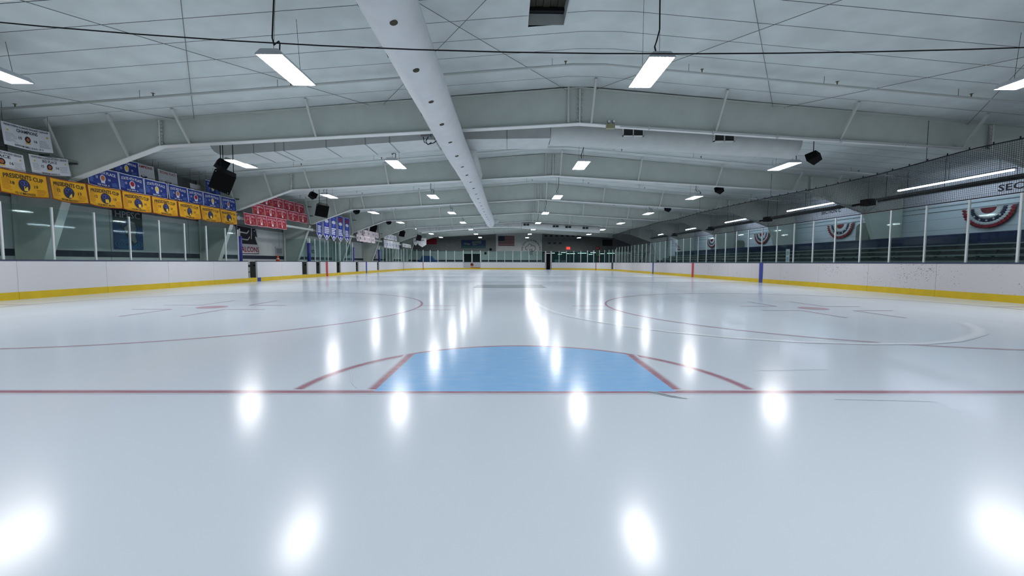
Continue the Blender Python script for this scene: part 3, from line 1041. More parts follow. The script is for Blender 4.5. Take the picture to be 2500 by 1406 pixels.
def supply(y0, which, nv, dz=0.0, dr=0.0, dep=1.35):
    path = [(-9.55, 4.66), (-2.9, 5.20), (1.25, 5.27)]
    path = [(x, z - 0.02 - dz - dr) for x, z in path]
    t = rect_duct('supply_duct', 'square white sheet-metal duct crossing the hall beside the %s fabric duct end' % which, path, dep, 0.5, y0)
    for x in (-8.6, -7.9, -7.6, -6.2, -4.9, -4.1, -2.6, -2.3, -0.2):
        z = duct_z(path, x)
        part('duct_seam', MB().box(x - 0.015, x + 0.015, y0 - 0.012, y0 + dep + 0.01, z - 0.015, z + 0.48), 'duct_seam', t)
    # elbow at the low end, curling up to the roof
    mb = MB()
    rows = []
    for k in range(7):
        a = math.radians(15 * k)
        c = Vector((-9.55 - 0.5 * math.sin(a), 0, 4.64 - dz - dr + 0.9 * (1 - math.cos(a)) * 0.45))
        c2 = Vector((-9.55 - 0.35 * math.sin(a), 0, 5.14 - dz - dr + 0.1 * (1 - math.cos(a))))
        rows.append([(c.x, y0, c.z), (c.x, y0 + dep, c.z), (c2.x, y0 + dep, c2.z), (c2.x, y0, c2.z), (c.x, y0, c.z)])
    part('duct_elbow', mb.grid(rows), 'duct_sheet', t)
    for x in (-9.2, -4.5, 0.5):
        z = duct_z(path, x)
        part('duct_hanger', MB().tube([(x, y0 + 0.2, z + 0.5), (x, y0 + 0.2, roof(x) + 0.0)], 0.012, 5), 'brace_grey', t)
    # half-round return duct with grilles
    xa, xb = 1.27, 9.72
    u = thing('round_duct', 'wide half-round white duct with dark grilles near the %s end of the fabric duct' % which, 'duct', (xa, y0, 5.3))

    def cz(x):
        return 5.60 - dz - 0.052 * (x - xa)
    rows = []
    R = 0.46
    for k in range(15):
        a = math.radians(90 + 240 * k / 14)
        rows.append([(x, y0 + 0.55 + R * 1.15 * math.cos(a), cz(x) - 0.05 + R * math.sin(a)) for x in (xa, 4, 7, xb)])
    part('duct_body', MB().grid(rows), 'duct_sheet', u, True)
    for x in (xa, xb):
        part('end_cap', MB().add([(x, y0 + 0.55 + R * 1.15 * math.cos(2 * math.pi * k / 20), cz(x) - 0.05 + R * math.sin(2 * math.pi * k / 20)) for k in range(20)], [tuple(range(20))]), 'duct_sheet', u)
    part('duct_band', MB().grid([[(x, y0 + 0.55 + R * 1.17 * math.cos(math.radians(90 + 240 * k / 14)), cz(x) - 0.05 + R * 1.02 * math.sin(math.radians(90 + 240 * k / 14))) for x in (8.55, 8.6)] for k in range(15)]), 'steel_white', u, True)
    for vx in nv:
        zc = cz(vx) - 0.10
        yv = y0 + 0.005
        g = part('grille_frame', MB().box(vx - 0.35, vx + 0.35, yv - 0.06, yv + 0.03, zc - 0.15, zc - 0.12).box(vx - 0.35, vx + 0.35, yv - 0.06, yv + 0.03, zc + 0.12, zc + 0.15)
                 .box(vx - 0.35, vx - 0.32, yv - 0.06, yv + 0.03, zc - 0.15, zc + 0.15).box(vx + 0.32, vx + 0.35, yv - 0.06, yv + 0.03, zc - 0.15, zc + 0.15).box(vx - 0.015, vx + 0.015, yv - 0.06, yv + 0.03, zc - 0.15, zc + 0.15), 'steel_lit', u)
        part('grille_back', MB().box(vx - 0.33, vx + 0.33, yv - 0.02, yv + 0.02, zc - 0.13, zc + 0.13), 'vent_dark', g)
        for q in range(5):
            zq = zc - 0.09 + q * 0.045
            part('louver', MB().bar((vx - 0.32, yv - 0.03, zq), (vx + 0.32, yv - 0.03, zq), 0.03, 0.004, (0, 0.6, 1)), 'pipe_dark', g)
    for x in (2.0, 5.5, 9.0):
        part('duct_hanger', MB().tube([(x, y0 + 0.55, cz(x) + R - 0.05), (x, y0 + 0.55, roof(x))], 0.012, 5), 'brace_grey', u)


supply(14.25, 'near', (4.0, 7.05), 0.0, 0.11, 1.28)
supply(45.35, 'far', (1.75, 4.9, 6.25, 8.1), 0.42)
# stub from the near supply duct that feeds the fabric duct
o = thing('duct_stub', 'short round white duct stub beside the fabric duct', 'duct', (-1.62, 16.5, 5.2))
rows = []
for y, r in [(15.545, 0.01), (15.55, 0.26), (17.0, 0.265), (18.6, 0.27), (19.7, 0.265), (20.0, 0.235), (20.15, 0.17), (20.2, 0.05)]:
    rows.append([(-1.62 + r * math.cos(2 * math.pi * k / 20), y, 5.02 + (20.2 - y) * 0.035 + r * math.sin(2 * math.pi * k / 20)) for k in range(21)])
part('stub_pipe', MB().grid(rows), 'duct_sheet', o, True)
rows = [[(-1.62 + 0.285 * math.cos(2 * math.pi * k / 20), y, 5.055 + 0.285 * math.sin(2 * math.pi * k / 20)) for k in range(21)] for y in (18.75, 18.81)]
part('stub_band', MB().grid(rows), 'steel_white', o, True)
part('stub_hanger', MB().tube([(-1.62, 17.5, 5.3), (-1.62, 17.5, roof(-1.62))], 0.012, 5), 'brace_grey', o)
o = thing('duct_coupling', 'white elbow joining the far end of the fabric duct', 'duct', (-1.3, 39.4, 4.6))
part('elbow', MB().tube([(-1.80, 39.12, 4.64), (-1.66, 39.9, 4.8), (-1.45, 40.9, 5.0), (-1.3, 42.0, 5.12)], [0.22, 0.24, 0.24, 0.22], 16), 'duct_sheet', o, True)
part('elbow_hanger', MB().tube([(-1.4, 41.3, 5.2), (-1.4, 41.3, roof(-1.4))], 0.012, 5), 'brace_grey', o)

# white pipe along the banner side
o = thing('wall_pipe', 'long white pipe along the knees of the roof frames on the banner side', 'pipe', (-13.70, 40, 3.2))
part('pipe', MB().tube([(-13.70, y, 3.20) for y in (20.6, 33, 45, 57)], 0.075, 10), 'pipe_white', o, True)
for y in FRAME_Y[2:7]:
    part('pipe_clamp', MB().box(-13.80, -13.60, y - 0.03, y + 0.03, 3.10, 3.30), 'brace_grey', o)

# twin-head emergency light on the second frame
o = thing('emergency_light', 'beige twin-head emergency light on the ridge of the second roof frame', 'emergency light', (3.0, 13.2, 5.2))
part('case', MB().box(2.86, 3.12, 13.12, 13.25, 5.13, 5.27), 'beige_box', o)
for x in (2.93, 3.08):
    h = part('lamp_head', MB().tube([(x, 13.1, 5.33), (x, 13.16, 5.335), (x, 13.22, 5.335)], [0.055, 0.055, 0.02], 12), 'pipe_dark', o, True)
    part('lamp_face', MB().tube([(x, 13.09, 5.33), (x, 13.1, 5.33)], 0.045, 12), 'lamp_lens', h)
    part('lamp_neck', MB().tube([(x, 13.2, 5.26), (x, 13.2, 5.32)], 0.012, 6), 'pipe_dark', o)

# conduit clipped under the second frame, and a junction box on the near supply duct
o = thing('flange_conduit', 'thin white conduit clipped along the lower flange of the second roof frame', 'conduit', (10, 13.2, 4.9))
zf = lambda x: 5.33 - (5.33 - 4.575) * (x - RX) / 12.97 - 0.045
part('pipe', MB().tube([(3.3, 13.24, zf(3.3)), (14.8, 13.24, zf(14.8))], 0.016, 6), 'pipe_white', o, True)
for i in range(6):
    x = 4.2 + 2.0 * i
    part('clip', MB().box(x - 0.02, x + 0.02, 13.2, 13.28, zf(x) - 0.05, zf(x) + 0.05), 'brace_grey', o)
o = thing('junction_box', 'small grey junction box with a looped black cable beside the fabric duct', 'junction box', (-2.84, 14.1, 5.2))
part('box', MB().box(-3.02, -2.72, 14.05, 14.22, 5.12, 5.42), 'ink_grey', o)
part('cable', MB().tube([(-2.95, 14.1, 5.12), (-2.92, 14.1, 4.95), (-2.78, 14.1, 4.88), (-2.60, 14.1, 4.93), (-2.45, 14.1, 5.05)], 0.014, 6), 'wire_dark', o, True)
part('cable', MB().tube([(-2.78, 14.08, 5.12), (-2.86, 14.08, 4.98), (-2.80, 14.08, 4.86), (-2.68, 14.08, 4.94)], 0.014, 6), 'wire_dark', o, True)
part('bracket', MB().box(-2.92, -2.82, 14.05, 14.2, 5.42, roof(-2.87) - 0.06), 'brace_grey', o)

# loudspeakers
def speaker_box(name, label, c, w, h, d, yaw, tilt, roll, hang, group, horn=False):
    t = thing(name, label, 'speaker', c, group)
    M = Matrix.Rotation(yaw, 4, 'Z') @ Matrix.Rotation(tilt, 4, 'X') @ Matrix.Rotation(roll, 4, 'Y')
    prof = [(-w / 2, -d / 2), (w / 2, -d / 2), (w * 0.32, d / 2), (-w * 0.32, d / 2)]

    def pt(a, b, z):
        return tuple(Vector(c) + M @ Vector((a, b, z)))
    mb = MB()
    mb.prism(prof, lambda a, b, s: pt(a, b, (-h / 2, h / 2)[s]))
    part('cabinet', mb, 'black_plastic', t)
    mb = MB()
    mb.add([pt(a, -d / 2 - 0.012, b) for a, b in ((-w * 0.45, -h * 0.45), (w * 0.45, -h * 0.45), (w * 0.45, h * 0.45), (-w * 0.45, h * 0.45))] +
           [pt(a, -d / 2 - 0.001, b) for a, b in ((-w * 0.45, -h * 0.45), (w * 0.45, -h * 0.45), (w * 0.45, h * 0.45), (-w * 0.45, h * 0.45))],
           [(0, 1, 2, 3), (0, 4, 5, 1), (1, 5, 6, 2), (2, 6, 7, 3), (3, 7, 4, 0)])
    part('speaker_grille', mb, 'black_grille', t)
    mb = MB()
    for a, b in ((-0.42, 0.42), (0.40, -0.42)):
        mb.tube([pt(a * w, -d / 2 - 0.016, b * h), pt(a * w, -d / 2 - 0.004, b * h)], 0.012, 6)
    part('screw', mb, 'aluminium', t, kind='stuff')
    for a in ((-0.3, 0.3) if hang > 0.3 else (0.0,)):
        p0 = Vector(pt(a * w, 0, h / 2 - 0.03))
        part('hanger', MB().tube([p0, (p0.x, p0.y, roof(p0.x))], 0.012, 5), 'wire_dark', t)
    return t


for k, (x, y, z) in enumerate([(-9.28, 13.75, 3.60), (-9.78, 22.0, 3.69), (-12.6, 39.0, 4.15), (-11.8, 46.2, 4.15), (-10.9, 50.5, 3.92)]):
    speaker_box('loudspeaker', 'large black loudspeaker on the banner side, %s from the crease end' % ORD[k], (x, y, z), 0.60, 0.62, 0.5, 0.35, 0.35, 0.42 if k == 0 else 0.2, 1.0, 'large hanging loudspeakers')
for k, (x, y, z) in enumerate([(-9.50, 13.98, 4.16), (-10.4, 22.3, 4.48), (-10.9, 30.0, 4.57), (-10.9, 38, 4.55)]):
    speaker_box('small_loudspeaker', 'small black loudspeaker on the banner side, %s from the crease end' % ORD[k], (x, y, z), 0.42, 0.26, 0.30, 2.4, 0.5, 0.1, 0.2, 'small hanging loudspeakers')
for k, (x, y, z) in enumerate([(9.86, 13.9, 4.47), (10.82, 22, 4.81), (11.17, 30, 4.83)]):
    speaker_box('small_loudspeaker', 'small black loudspeaker toward the bleachers, %s from the crease end' % ORD[k], (x, y, z), 0.42, 0.26, 0.30, -2.6, 0.4, -0.25, 0.2, 'small hanging loudspeakers')

# ------------------------------------------------------------------ rink boards
BT = 1.012      # top of the white facing
CAPZ = 1.046


def wall_run(t, pts, m, closed_gap=0.004, z0=0.2, z1=BT, name='board_panel'):
    """one board panel along pts (inner face), 0.09 thick to the outside, plus its kick plate"""
    def off(i, d):
        x0, y0 = pts[max(i - 1, 0)]
        x1, y1 = pts[min(i + 1, len(pts) - 1)]
        l = math.hypot(x1 - x0, y1 - y0)
        nx, ny = (y1 - y0) / l, -(x1 - x0) / l
        return pts[i][0] + nx * d, pts[i][1] + ny * d

    def slab(d0, d1, za, zb):
        mb = MB()
        for i in range(len(pts)):
            a, b = off(i, d0), off(i, d1)
            mb.v += [(a[0], a[1], za), (b[0], b[1], za), (b[0], b[1], zb), (a[0], a[1], zb)]
        for i in range(len(pts) - 1):
            for k in range(4):
                p, q = 4 * i + k, 4 * i + (k + 1) % 4
                mb.f.append((p, p + 4, q + 4, q))
        e = 4 * (len(pts) - 1)
        mb.f += [(0, 1, 2, 3), (e + 3, e + 2, e + 1, e)]
        return mb
    if z1 > 0.25:
        part(name, slab(0, 0.09, z0, z1), m, t)
        part('cap_rail', slab(-0.012, 0.11, z1, CAPZ), 'cap_blue', t)
    part('kick_plate', slab(-0.012, 0.09, 0.0, 0.2), 'kick_yellow', t)


def lerp_line(p, q, n):
    return [(p[0] + (q[0] - p[0]) * i / n, p[1] + (q[1] - p[1]) * i / n) for i in range(n + 1)]


def shrink(pts, g=0.004):
    pts = list(pts)
    (x0, y0), (x1, y1) = pts[0], pts[1]
    l = math.hypot(x1 - x0, y1 - y0)
    pts[0] = (x0 + (x1 - x0) / l * g, y0 + (y1 - y0) / l * g)
    (x0, y0), (x1, y1) = pts[-1], pts[-2]
    l = math.hypot(x1 - x0, y1 - y0)
    pts[-1] = (x0 + (x1 - x0) / l * g, y0 + (y1 - y0) / l * g)
    return pts


YA, YB = NEAR + CR, FAR - CR
# bleacher side: runs away from the camera with the outside on +X
br = thing('dasher_boards', 'scuffed white rink boards with yellow kick plate in front of the bleachers', 'rink boards', (HW, 30, 0))
ys = [YA] + [12.75 + 2.44 * k for k in range(-1, 17) if YA + 0.6 < 12.75 + 2.44 * k < YB - 0.6] + [YB]
for a, b in zip(ys, ys[1:]):
    wall_run(br, shrink([(HW, a), (HW, b)]), 'board_scuffed')
for y, m in ((GOAL + 18.44, 'stripe_blue'), (GOAL + 26.52, 'stripe_red'), (GOAL + 34.75, 'stripe_blue')):
    part('line_stripe', MB().box(HW - 0.016, HW - 0.0125, y - 0.15, y + 0.15, 0.0, BT), m, br)
# banner side with the bench gates
bl = thing('dasher_boards', 'white rink boards with yellow kick plate and bench gates under the banners', 'rink boards', (-HW, 30, 0))
GATES = [(20.80, 21.55), (26.22, 26.97), (28.12, 28.80), (31.45, 32.22), (35.40, 36.08), (41.13, 41.78)]
seams = [YA, 8.62, 11.06, 13.50, 15.94, 18.38]
segs = [(a, b) for a, b in zip(seams, seams[1:])] + [(18.38, 20.80)]
prev = 21.55
for g0, g1 in GATES[1:] + [(YB, YB)]:
    n = max(1, round((g0 - prev) / 2.44))
    for i in range(n):
        segs.append((prev + (g0 - prev) * i / n, prev + (g0 - prev) * (i + 1) / n))
    prev = g1
for a, b in segs:
    wall_run(bl, shrink([(-HW, b), (-HW, a)]), 'board_white')
for g0, g1 in GATES:
    wall_run(bl, [(-HW, g1), (-HW, g0)], 'board_white', z1=0.2)
    g = part('gate_leaf', MB().box(-HW - 0.36, -HW - 0.095, g1 - 0.02, g1 + 0.05, 0.22, BT), 'gate_dark', bl, label='dark gate swung open')
    part('gate_latch', MB().box(-HW - 0.18, -HW - 0.10, g1 - 0.06, g1 - 0.02, 0.78, 0.86), 'black_plastic', g)
    part('gate_post', MB().box(-HW - 0.09, -HW, g0 - 0.012, g0 - 0.002, 0.2, BT), 'gate_dark', bl)
for y, m in ((GOAL + 26.52, 'stripe_red'), (GOAL + 34.75, 'stripe_blue')):
    part('line_stripe', MB().box(-HW + 0.0125, -HW + 0.016, y - 0.15, y + 0.15, 0.0, BT), m, bl)
part('line_stripe', MB().box(-HW + 0.0125, -HW + 0.016, 21.50, 21.80, 0.0, 0.2), 'stripe_blue', bl)
# far end with the two corners, the resurfacer door and the open gate
be = thing('dasher_boards', 'white rink boards curving round the far end below the end wall', 'rink boards', (0, FAR, 0))
GATE_F = (5.10, 5.99)
NC = 6
SA = math.pi / 2 * CR                 # length of one corner
SL = 2 * SA + 2 * (HW - CR)           # whole far end, from the bleacher side round to the banner side


def far_pt(s):
    if s < SA:
        a = s / CR
        return (HW - CR + CR * math.cos(a), FAR - CR + CR * math.sin(a))
    if s < SL - SA:
        return (HW - CR - (s - SA), FAR)
    a = math.pi / 2 + (s - SL + SA) / CR
    return (-HW + CR + CR * math.cos(a), FAR - CR + CR * math.sin(a))


def far_s(x):
    if abs(x) <= HW - CR:
        return SA + (HW - CR - x)
    a = math.acos((abs(x) - HW + CR) / CR)
    return a * CR if x > 0 else SL - a * CR


def far_run(s0, s1, n=5):
    return [far_pt(s0 + (s1 - s0) * i / n) for i in range(n + 1)]


G_OPEN = (far_s(5.99), far_s(5.10))       # open doorway
G_DOOR = (far_s(-4.17), far_s(-6.57))     # resurfacer door
G_BENCH = (0.08 * CR, 0.155 * CR)         # narrow gate by the bleachers
brk = [0.0, G_BENCH[0], G_BENCH[1]]
for s0, s1, n in ((G_BENCH[1], G_OPEN[0], 4), (G_OPEN[1], G_DOOR[0], 4), (G_DOOR[1], SL, 4)):
    if s0 > brk[-1] + 1e-6:
        brk.append(s0)
    brk += [s0 + (s1 - s0) * (i + 1) / n for i in range(n)]
for s0, s1 in zip(brk, brk[1:]):
    if abs(s0 - G_OPEN[0]) < 1e-6 or abs(s0 - G_DOOR[0]) < 1e-6:
        continue
    if abs(s0 - G_BENCH[0]) < 1e-6:
        wall_run(be, far_run(s0, s1, 3), 'door_black', name='gate_leaf')
        continue
    wall_run(be, shrink(far_run(s0, s1)), 'board_white')
sd = 0.5 * (G_DOOR[0] + G_DOOR[1])
for s0, s1 in ((G_DOOR[0], sd), (sd, G_DOOR[1])):
    wall_run(be, shrink(far_run(s0, s1), 0.012), 'board_grey', name='resurfacer_door')
px, py = far_pt(sd)
part('door_emblem', MB().tube([(px, py - 0.03, 0.66), (px, py - 0.014, 0.66)], 0.27, 20), 'ink_rust', be)
part('emblem_ring', MB().tube([(px, py - 0.036, 0.70), (px, py - 0.03, 0.70)], 0.16, 20), 'ink_black', be)
part('door_skirt', MB().box(px - 1.15, px + 1.15, py - 0.03, py - 0.02, 0.20, 0.30), 'ink_rust', be)
for x in (11.58, -11.58):
    px, py = far_pt(far_s(x))
    part('line_stripe', MB().box(px - 0.03 - (0.02 if x > 0 else 0), px + 0.03 + (0 if x > 0 else 0.02), py - 0.05, py - 0.01, 0, BT), 'ink_red', be)
part('line_stripe', MB().box(-HW + 0.0125, -HW + 0.016, YB - 0.4, YB - 0.33, 0.0, BT), 'ink_black', be)
# near end and corners (behind the camera)
bn = thing('dasher_boards', 'white rink boards behind the crease end', 'rink boards', (0, NEAR, 0))
for cx, a0, a1 in ((-HW + CR, 180, 270), (HW - CR, 270, 360)):
    for k in range(NC):
        s0, s1 = a0 + (a1 - a0) * k / NC, a0 + (a1 - a0) * (k + 1) / NC
        wall_run(bn, shrink(arc(cx, NEAR + CR, CR, s0, s1, 5)), 'board_white')
for a, b in ((-4.42, -2.2), (-2.2, 0), (0, 2.2), (2.2, 4.42)):
    wall_run(bn, shrink([(a, NEAR), (b, NEAR)]), 'board_white')

# ------------------------------------------------------------------ glass screens on the boards
def glass_run(t, pts, ztop, m, post_h=0.0, skip_last=False, post_w=0.045):
    """posts at pts (x, y), panes between them"""
    for i, (x, y) in enumerate(pts):
        part('glass_post', MB().box(x - post_w / 2, x + post_w / 2, y - post_w / 2, y + post_w / 2, CAPZ, ztop + post_h), 'post_white', t)
    for (x0, y0), (x1, y1) in zip(pts, pts[1:]):
        d = Vector((x1 - x0, y1 - y0, 0))
        l = d.length
        d /= l
        a = Vector((x0, y0, 0)) + d * (post_w / 2 + 0.004)
        b = Vector((x1, y1, 0)) - d * (post_w / 2 + 0.004)
        zc = (CAPZ + 0.005 + ztop - 0.03) / 2
        part('glass_pane', MB().bar((a.x, a.y, zc), (b.x, b.y, zc), 0.012, ztop - 0.03 - CAPZ - 0.005), m, t)


GX = HW + 0.045
t = thing('glass_screen', 'tall glass screen with white posts on the boards before the bleachers', 'glass screen', (GX, 30, CAPZ))
ys = [10.76 + 1.222 * k for k in range(-2, 34)]
glass_run(t, [(GX, y) for y in ys], 2.83, 'glass_side')
t = thing('glass_screen', 'low glass screen with white posts below the gold banners', 'glass screen', (-GX, 14, CAPZ))
glass_run(t, [(-GX, 12.02 + 1.207 * k) for k in range(-3, 7)] + [(-GX, 20.15)], 2.52, 'glass_side')
t = thing('glass_screen', 'glass screen round the scorer box between the two benches', 'glass screen', (-GX, 31, CAPZ))
sy = [27.38, 28.09, 28.82, 30.1, 31.42, 32.25, 33.5, 34.77]
glass_run(t, [(-GX, y) for y in sy], 2.52, 'glass_side')
for y in (27.38, 29.9, 32.4, 34.77):
    glass_run(t, [(-GX - 0.14, y), (-14.6, y)], 2.52, 'glass_side')
t = thing('glass_screen', 'glass screen beyond the far bench toward the end wall', 'glass screen', (-GX, 46, CAPZ))
glass_run(t, [(-GX, 42.03 + 1.21 * k) for k in range(9)], 2.52, 'glass_side')
# far end screen, open at the doorway
t = thing('glass_screen', 'curved glass screen with white posts round the far end', 'glass screen', (0, FAR + 0.05, CAPZ))


def far_out(s, d=0.05):
    x, y = far_pt(s)
    x2, y2 = far_pt(min(s + 0.01, SL - 0.001))
    x1, y1 = far_pt(max(s - 0.01, 0))
    l = math.hypot(x2 - x1, y2 - y1)
    return (x + (y2 - y1) / l * d, y - (x2 - x1) / l * d)


n1 = 11
glass_run(t, [far_out(G_OPEN[0] * i / n1) for i in range(n1 + 1)], 2.65, 'glass_clear', post_w=0.07)
s0, s1 = G_OPEN[1], G_DOOR[0]
glass_run(t, [far_out(s0 + (s1 - s0) * i / 8) for i in range(9)], 2.65, 'glass_clear', post_w=0.07)
s0, s1 = G_DOOR[0], G_DOOR[1]
glass_run(t, [far_out(s0 + (s1 - s0) * i / 2) for i in range(3)], 2.70, 'glass_clear', post_w=0.11)
s0, s1 = G_DOOR[1], SL
glass_run(t, [far_out(s0 + (s1 - s0) * i / 9) for i in range(10)], 2.65, 'glass_clear', post_w=0.07)
o = thing('doorway_frame', 'white frame round the open dark doorway in the far boards', 'door frame', (5.55, FAR, 0))
for x in (5.20, 5.89):
    part('jamb', MB().box(x - 0.05, x + 0.05, FAR - 0.05, FAR + 0.1, 0, 2.62), 'aluminium', o)
part('header', MB().box(5.17, 5.92, FAR - 0.05, FAR + 0.1, 2.28, 2.36), 'steel_lit', o)
part('shade_side', MB().box(5.05, 5.09, FAR + 0.12, FAR + 2.6, 0.0, 2.4), 'door_black', o)  # black box behind the opening, colour standing in for the dark beyond
part('shade_side', MB().box(6.02, 6.06, FAR + 0.12, FAR + 2.6, 0.0, 2.4), 'door_black', o)
part('shade_back', MB().box(5.05, 6.06, FAR + 2.6, FAR + 2.64, 0.0, 2.4), 'door_black', o)
part('shade_top', MB().box(5.05, 6.06, FAR + 0.12, FAR + 2.6, 2.38, 2.4), 'door_black', o)
part('shade_floor', MB().box(5.09, 6.02, FAR + 0.1, FAR + 2.6, 0.0, 0.02), 'door_black', o)

# blue padded posts at the ends of the benches
for k, y in enumerate((20.28, 27.25, 34.9, 41.9)):
    o = thing('padded_post', 'blue padded post on the boards, %s along the benches' % ORD[k], 'post', (-GX, y, CAPZ), 'blue padded bench posts')
    part('pad', MB().tube([(-GX, y, CAPZ), (-GX, y, 2.22)], 0.10, 12), 'pad_blue', o, True)
    part('pad_strap', MB().tube([(-GX, y, 1.5), (-GX, y, 1.54)], 0.103, 12), 'navy_stripe', o)
    part('post_tip', MB().box(-GX - 0.02, -GX + 0.02, y - 0.02, y + 0.02, 2.22, 2.58), 'aluminium', o)

# players' benches behind the boards
for k, (y0, y1) in enumerate(((20.6, 26.9), (35.2, 41.6))):
    o = thing('players_bench', 'wooden players bench behind the %s pair of gates' % ('first' if k == 0 else 'last'), 'bench', (-14.4, (y0 + y1) / 2, 0))
    part('seat', MB().box(-14.55, -14.2, y0, y1, 0.42, 0.46), 'wood_bench', o)
    part('back_rail', MB().box(-14.62, -14.58, y0, y1, 0.70, 0.84), 'navy_stripe', o)
    for i in range(5):
        y = y0 + 0.15 + (y1 - y0 - 0.3) * i / 4
        part('bench_leg', MB().box(-14.5, -14.25, y - 0.03, y + 0.03, -0.012, 0.42), 'pipe_dark', o)
        part('back_post', MB().box(-14.62, -14.57, y - 0.03, y + 0.03, -0.012, 0.85), 'pipe_dark', o)

# orange cone on the ledge beside the third frame column
o = thing('traffic_cone', 'orange cone standing beside the white roof-frame column by the bench', 'cone', (-14.85, 26.95, 0.88))
part('ledge', MB().box(-15.03, -14.67, 26.77, 27.13, -0.012, 0.98), 'gate_dark', o)
part('cone_body', MB().tube([(-14.85, 26.95, 1.0), (-14.85, 26.95, 1.42)], [0.13, 0.03], 12), 'cone_orange', o, True)
part('cone_base', MB().box(-15.01, -14.69, 26.79, 27.11, 0.98, 1.0), 'cone_orange', o)
part('cone_band', MB().tube([(-14.85, 26.95, 1.16), (-14.85, 26.95, 1.23)], [0.098, 0.082], 12, False), 'ink_white', o, True)

# ------------------------------------------------------------------ bleachers
bs = thing('bleachers', 'long grey aluminium bleachers behind the glass opposite the banners', 'bleachers', (16, 27, 0))
B0, B1 = 8.2, 46.4
for k in range(5):
    x = 14.75 + 0.66 * k
    z = 0.86 + 0.215 * k
    part('bench_seat', MB().box(x, x + 0.27, B0, B1, z, z + 0.045), 'bench_alu', bs)
    part('footboard', MB().box(x - 0.34, x - 0.06, B0, B1, z - 0.30, z - 0.26), 'bench_alu', bs)
    part('riser_panel', MB().box(x + 0.20, x + 0.22, B0, B1, z - 0.22, z - 0.03), 'bench_dark', bs)
    for i in range(20):
        y = B0 + 0.4 + (B1 - B0 - 0.8) * i / 19
        part('seat_bracket', MB().bar((x + 0.13, y, z), (x - 0.05, y, z - 0.26), 0.06, 0.05), 'bench_dark', bs)
for i in range(11):
    y = B0 + 0.4 + (B1 - B0 - 0.8) * i / 10
    part('support_frame', MB().bar((14.4, y, 0.55), (18.1, y, 1.5), 0.06, 0.08).box(17.9, 17.96, y - 0.03, y + 0.03, -0.012, 1.5).box(16.2, 16.26, y - 0.03, y + 0.03, -0.012, 1.0), 'bench_dark', bs)
part('front_rail', MB().box(14.15, 14.19, B0, B1, 0.50, 1.10), 'bench_alu', bs)
o = thing('bleacher_drape', 'navy drape hung along the back of the bleachers', 'drape', (18.3, 27, 1.6))
rows = []
for j in range(4):
    zz = 1.66 + 0.54 * j / 3
    rows.append([(18.22 + 0.012 * math.sin(y * 9) + 0.02 * (j / 3), y, zz + 0.012 * math.sin(y * 0.8)) for y in [8.0 + 0.22 * i for i in range(175)]])
rows2 = [[(x + 0.01, y, z) for x, y, z in r] for r in reversed(rows)]
part('cloth', MB().grid(rows + rows2), 'drape_navy', o, True)
part('rail', MB().tube([(18.26, 7.9, 2.21), (18.26, 46.6, 2.21)], 0.022, 8), 'navy_stripe', o)
for i in range(17):
    y = 8.0 + 2.4 * i
    part('rail_post', MB().box(18.29, 18.33, y - 0.02, y + 0.02, -0.012, 2.2), 'bench_dark', o)

# strip lights over the bleachers
for k, (y0, y1) in enumerate([(7.4, 11.8), (15.15, 19.65), (23.25, 27.45), (31.1, 35.3), (38.9, 43.15), (46.8, 51.0)]):
    o = thing('strip_light', 'long strip light over the bleachers, %s from the crease end' % ORD[k], 'light', (18.0, (y0 + y1) / 2, 4.38), 'strip lights over the bleachers')
    part('housing', MB().box(17.93, 18.07, y0 - 0.02, y1 + 0.02, 4.41, 4.47), 'lamp_housing', o)
    part('tube', MB().tube([(18.0, y0, 4.38), (18.0, y1, 4.38)], 0.030, 6), 'strip_glow', o)
    for s in (0.1, 0.5, 0.9):
        y = y0 + (y1 - y0) * s
        part('suspension_wire', MB().tube([(18.0, y, 4.47), (18.0, y, roof(18.0))], 0.006, 5), 'wire_dark', o)
# dark radiant heaters hung below the knees on the bleacher side
for k in range(1, 6):
    y = FRAME_Y[k] + 0.0
    o = thing('hanging_unit', 'black box with long dark tube over the bleachers, %s from the crease end' % ORD[k - 1], 'ceiling unit', (17.2, y - 0.6, 3.9), 'black units over the bleachers')
    part('unit_case', MB().box(17.05, 17.4, y - 1.15, y - 0.65, 3.80, 4.10), 'black_plastic', o)
    part('unit_panel', MB().box(17.1, 17.35, y - 1.165, y - 1.15, 3.84, 4.06), 'black_grille', o)
    part('long_tube', MB().tube([(17.22, y + 0.4, 3.92), (17.22, y + 6.4, 3.92)], 0.05, 8), 'pipe_dark', o, True)
    part('tube_neck', MB().tube([(17.22, y - 0.65, 3.92), (17.22, y + 0.4, 3.92)], 0.05, 8), 'black_plastic', o, True)
    part('reflector', MB().grid([[(17.22 + dx, yy, 3.95 + dz) for yy in (y + 0.4, y + 6.4)] for dx, dz in ((-0.22, -0.02), (-0.12, 0.10), (0.12, 0.10), (0.22, -0.02))]), 'pipe_dark', o)
    for yy in (y - 0.9, y + 1.0, y + 3.4, y + 6.0):
        part('hanger', MB().tube([(17.22, yy, 4.05), (17.22, yy, roof(17.22))], 0.008, 5), 'wire_dark', o)

# conduits on the wall behind the bleachers
for k, z in enumerate((3.40, 3.62)):
    o = thing('wall_conduit', 'thin grey conduit along the white bleacher wall, %s one' % ('lower' if k == 0 else 'upper'), 'conduit', (WR, 27, z))
    part('pipe', MB().tube([(WR - 0.03, 8, z), (WR - 0.03, 60, z)], 0.016, 6), 'ink_grey', o)
    for i in range(14):
        part('clip', MB().box(WR - 0.05, WR, 9.9 + 3.6 * i, 9.94 + 3.6 * i, z - 0.03, z + 0.03), 'brace_grey', o)


# wall lettering
def wall_pt_r(d=0.012):
    return lambda a, b: (WR - d, -a, -b)      # a runs toward the camera side, b runs down


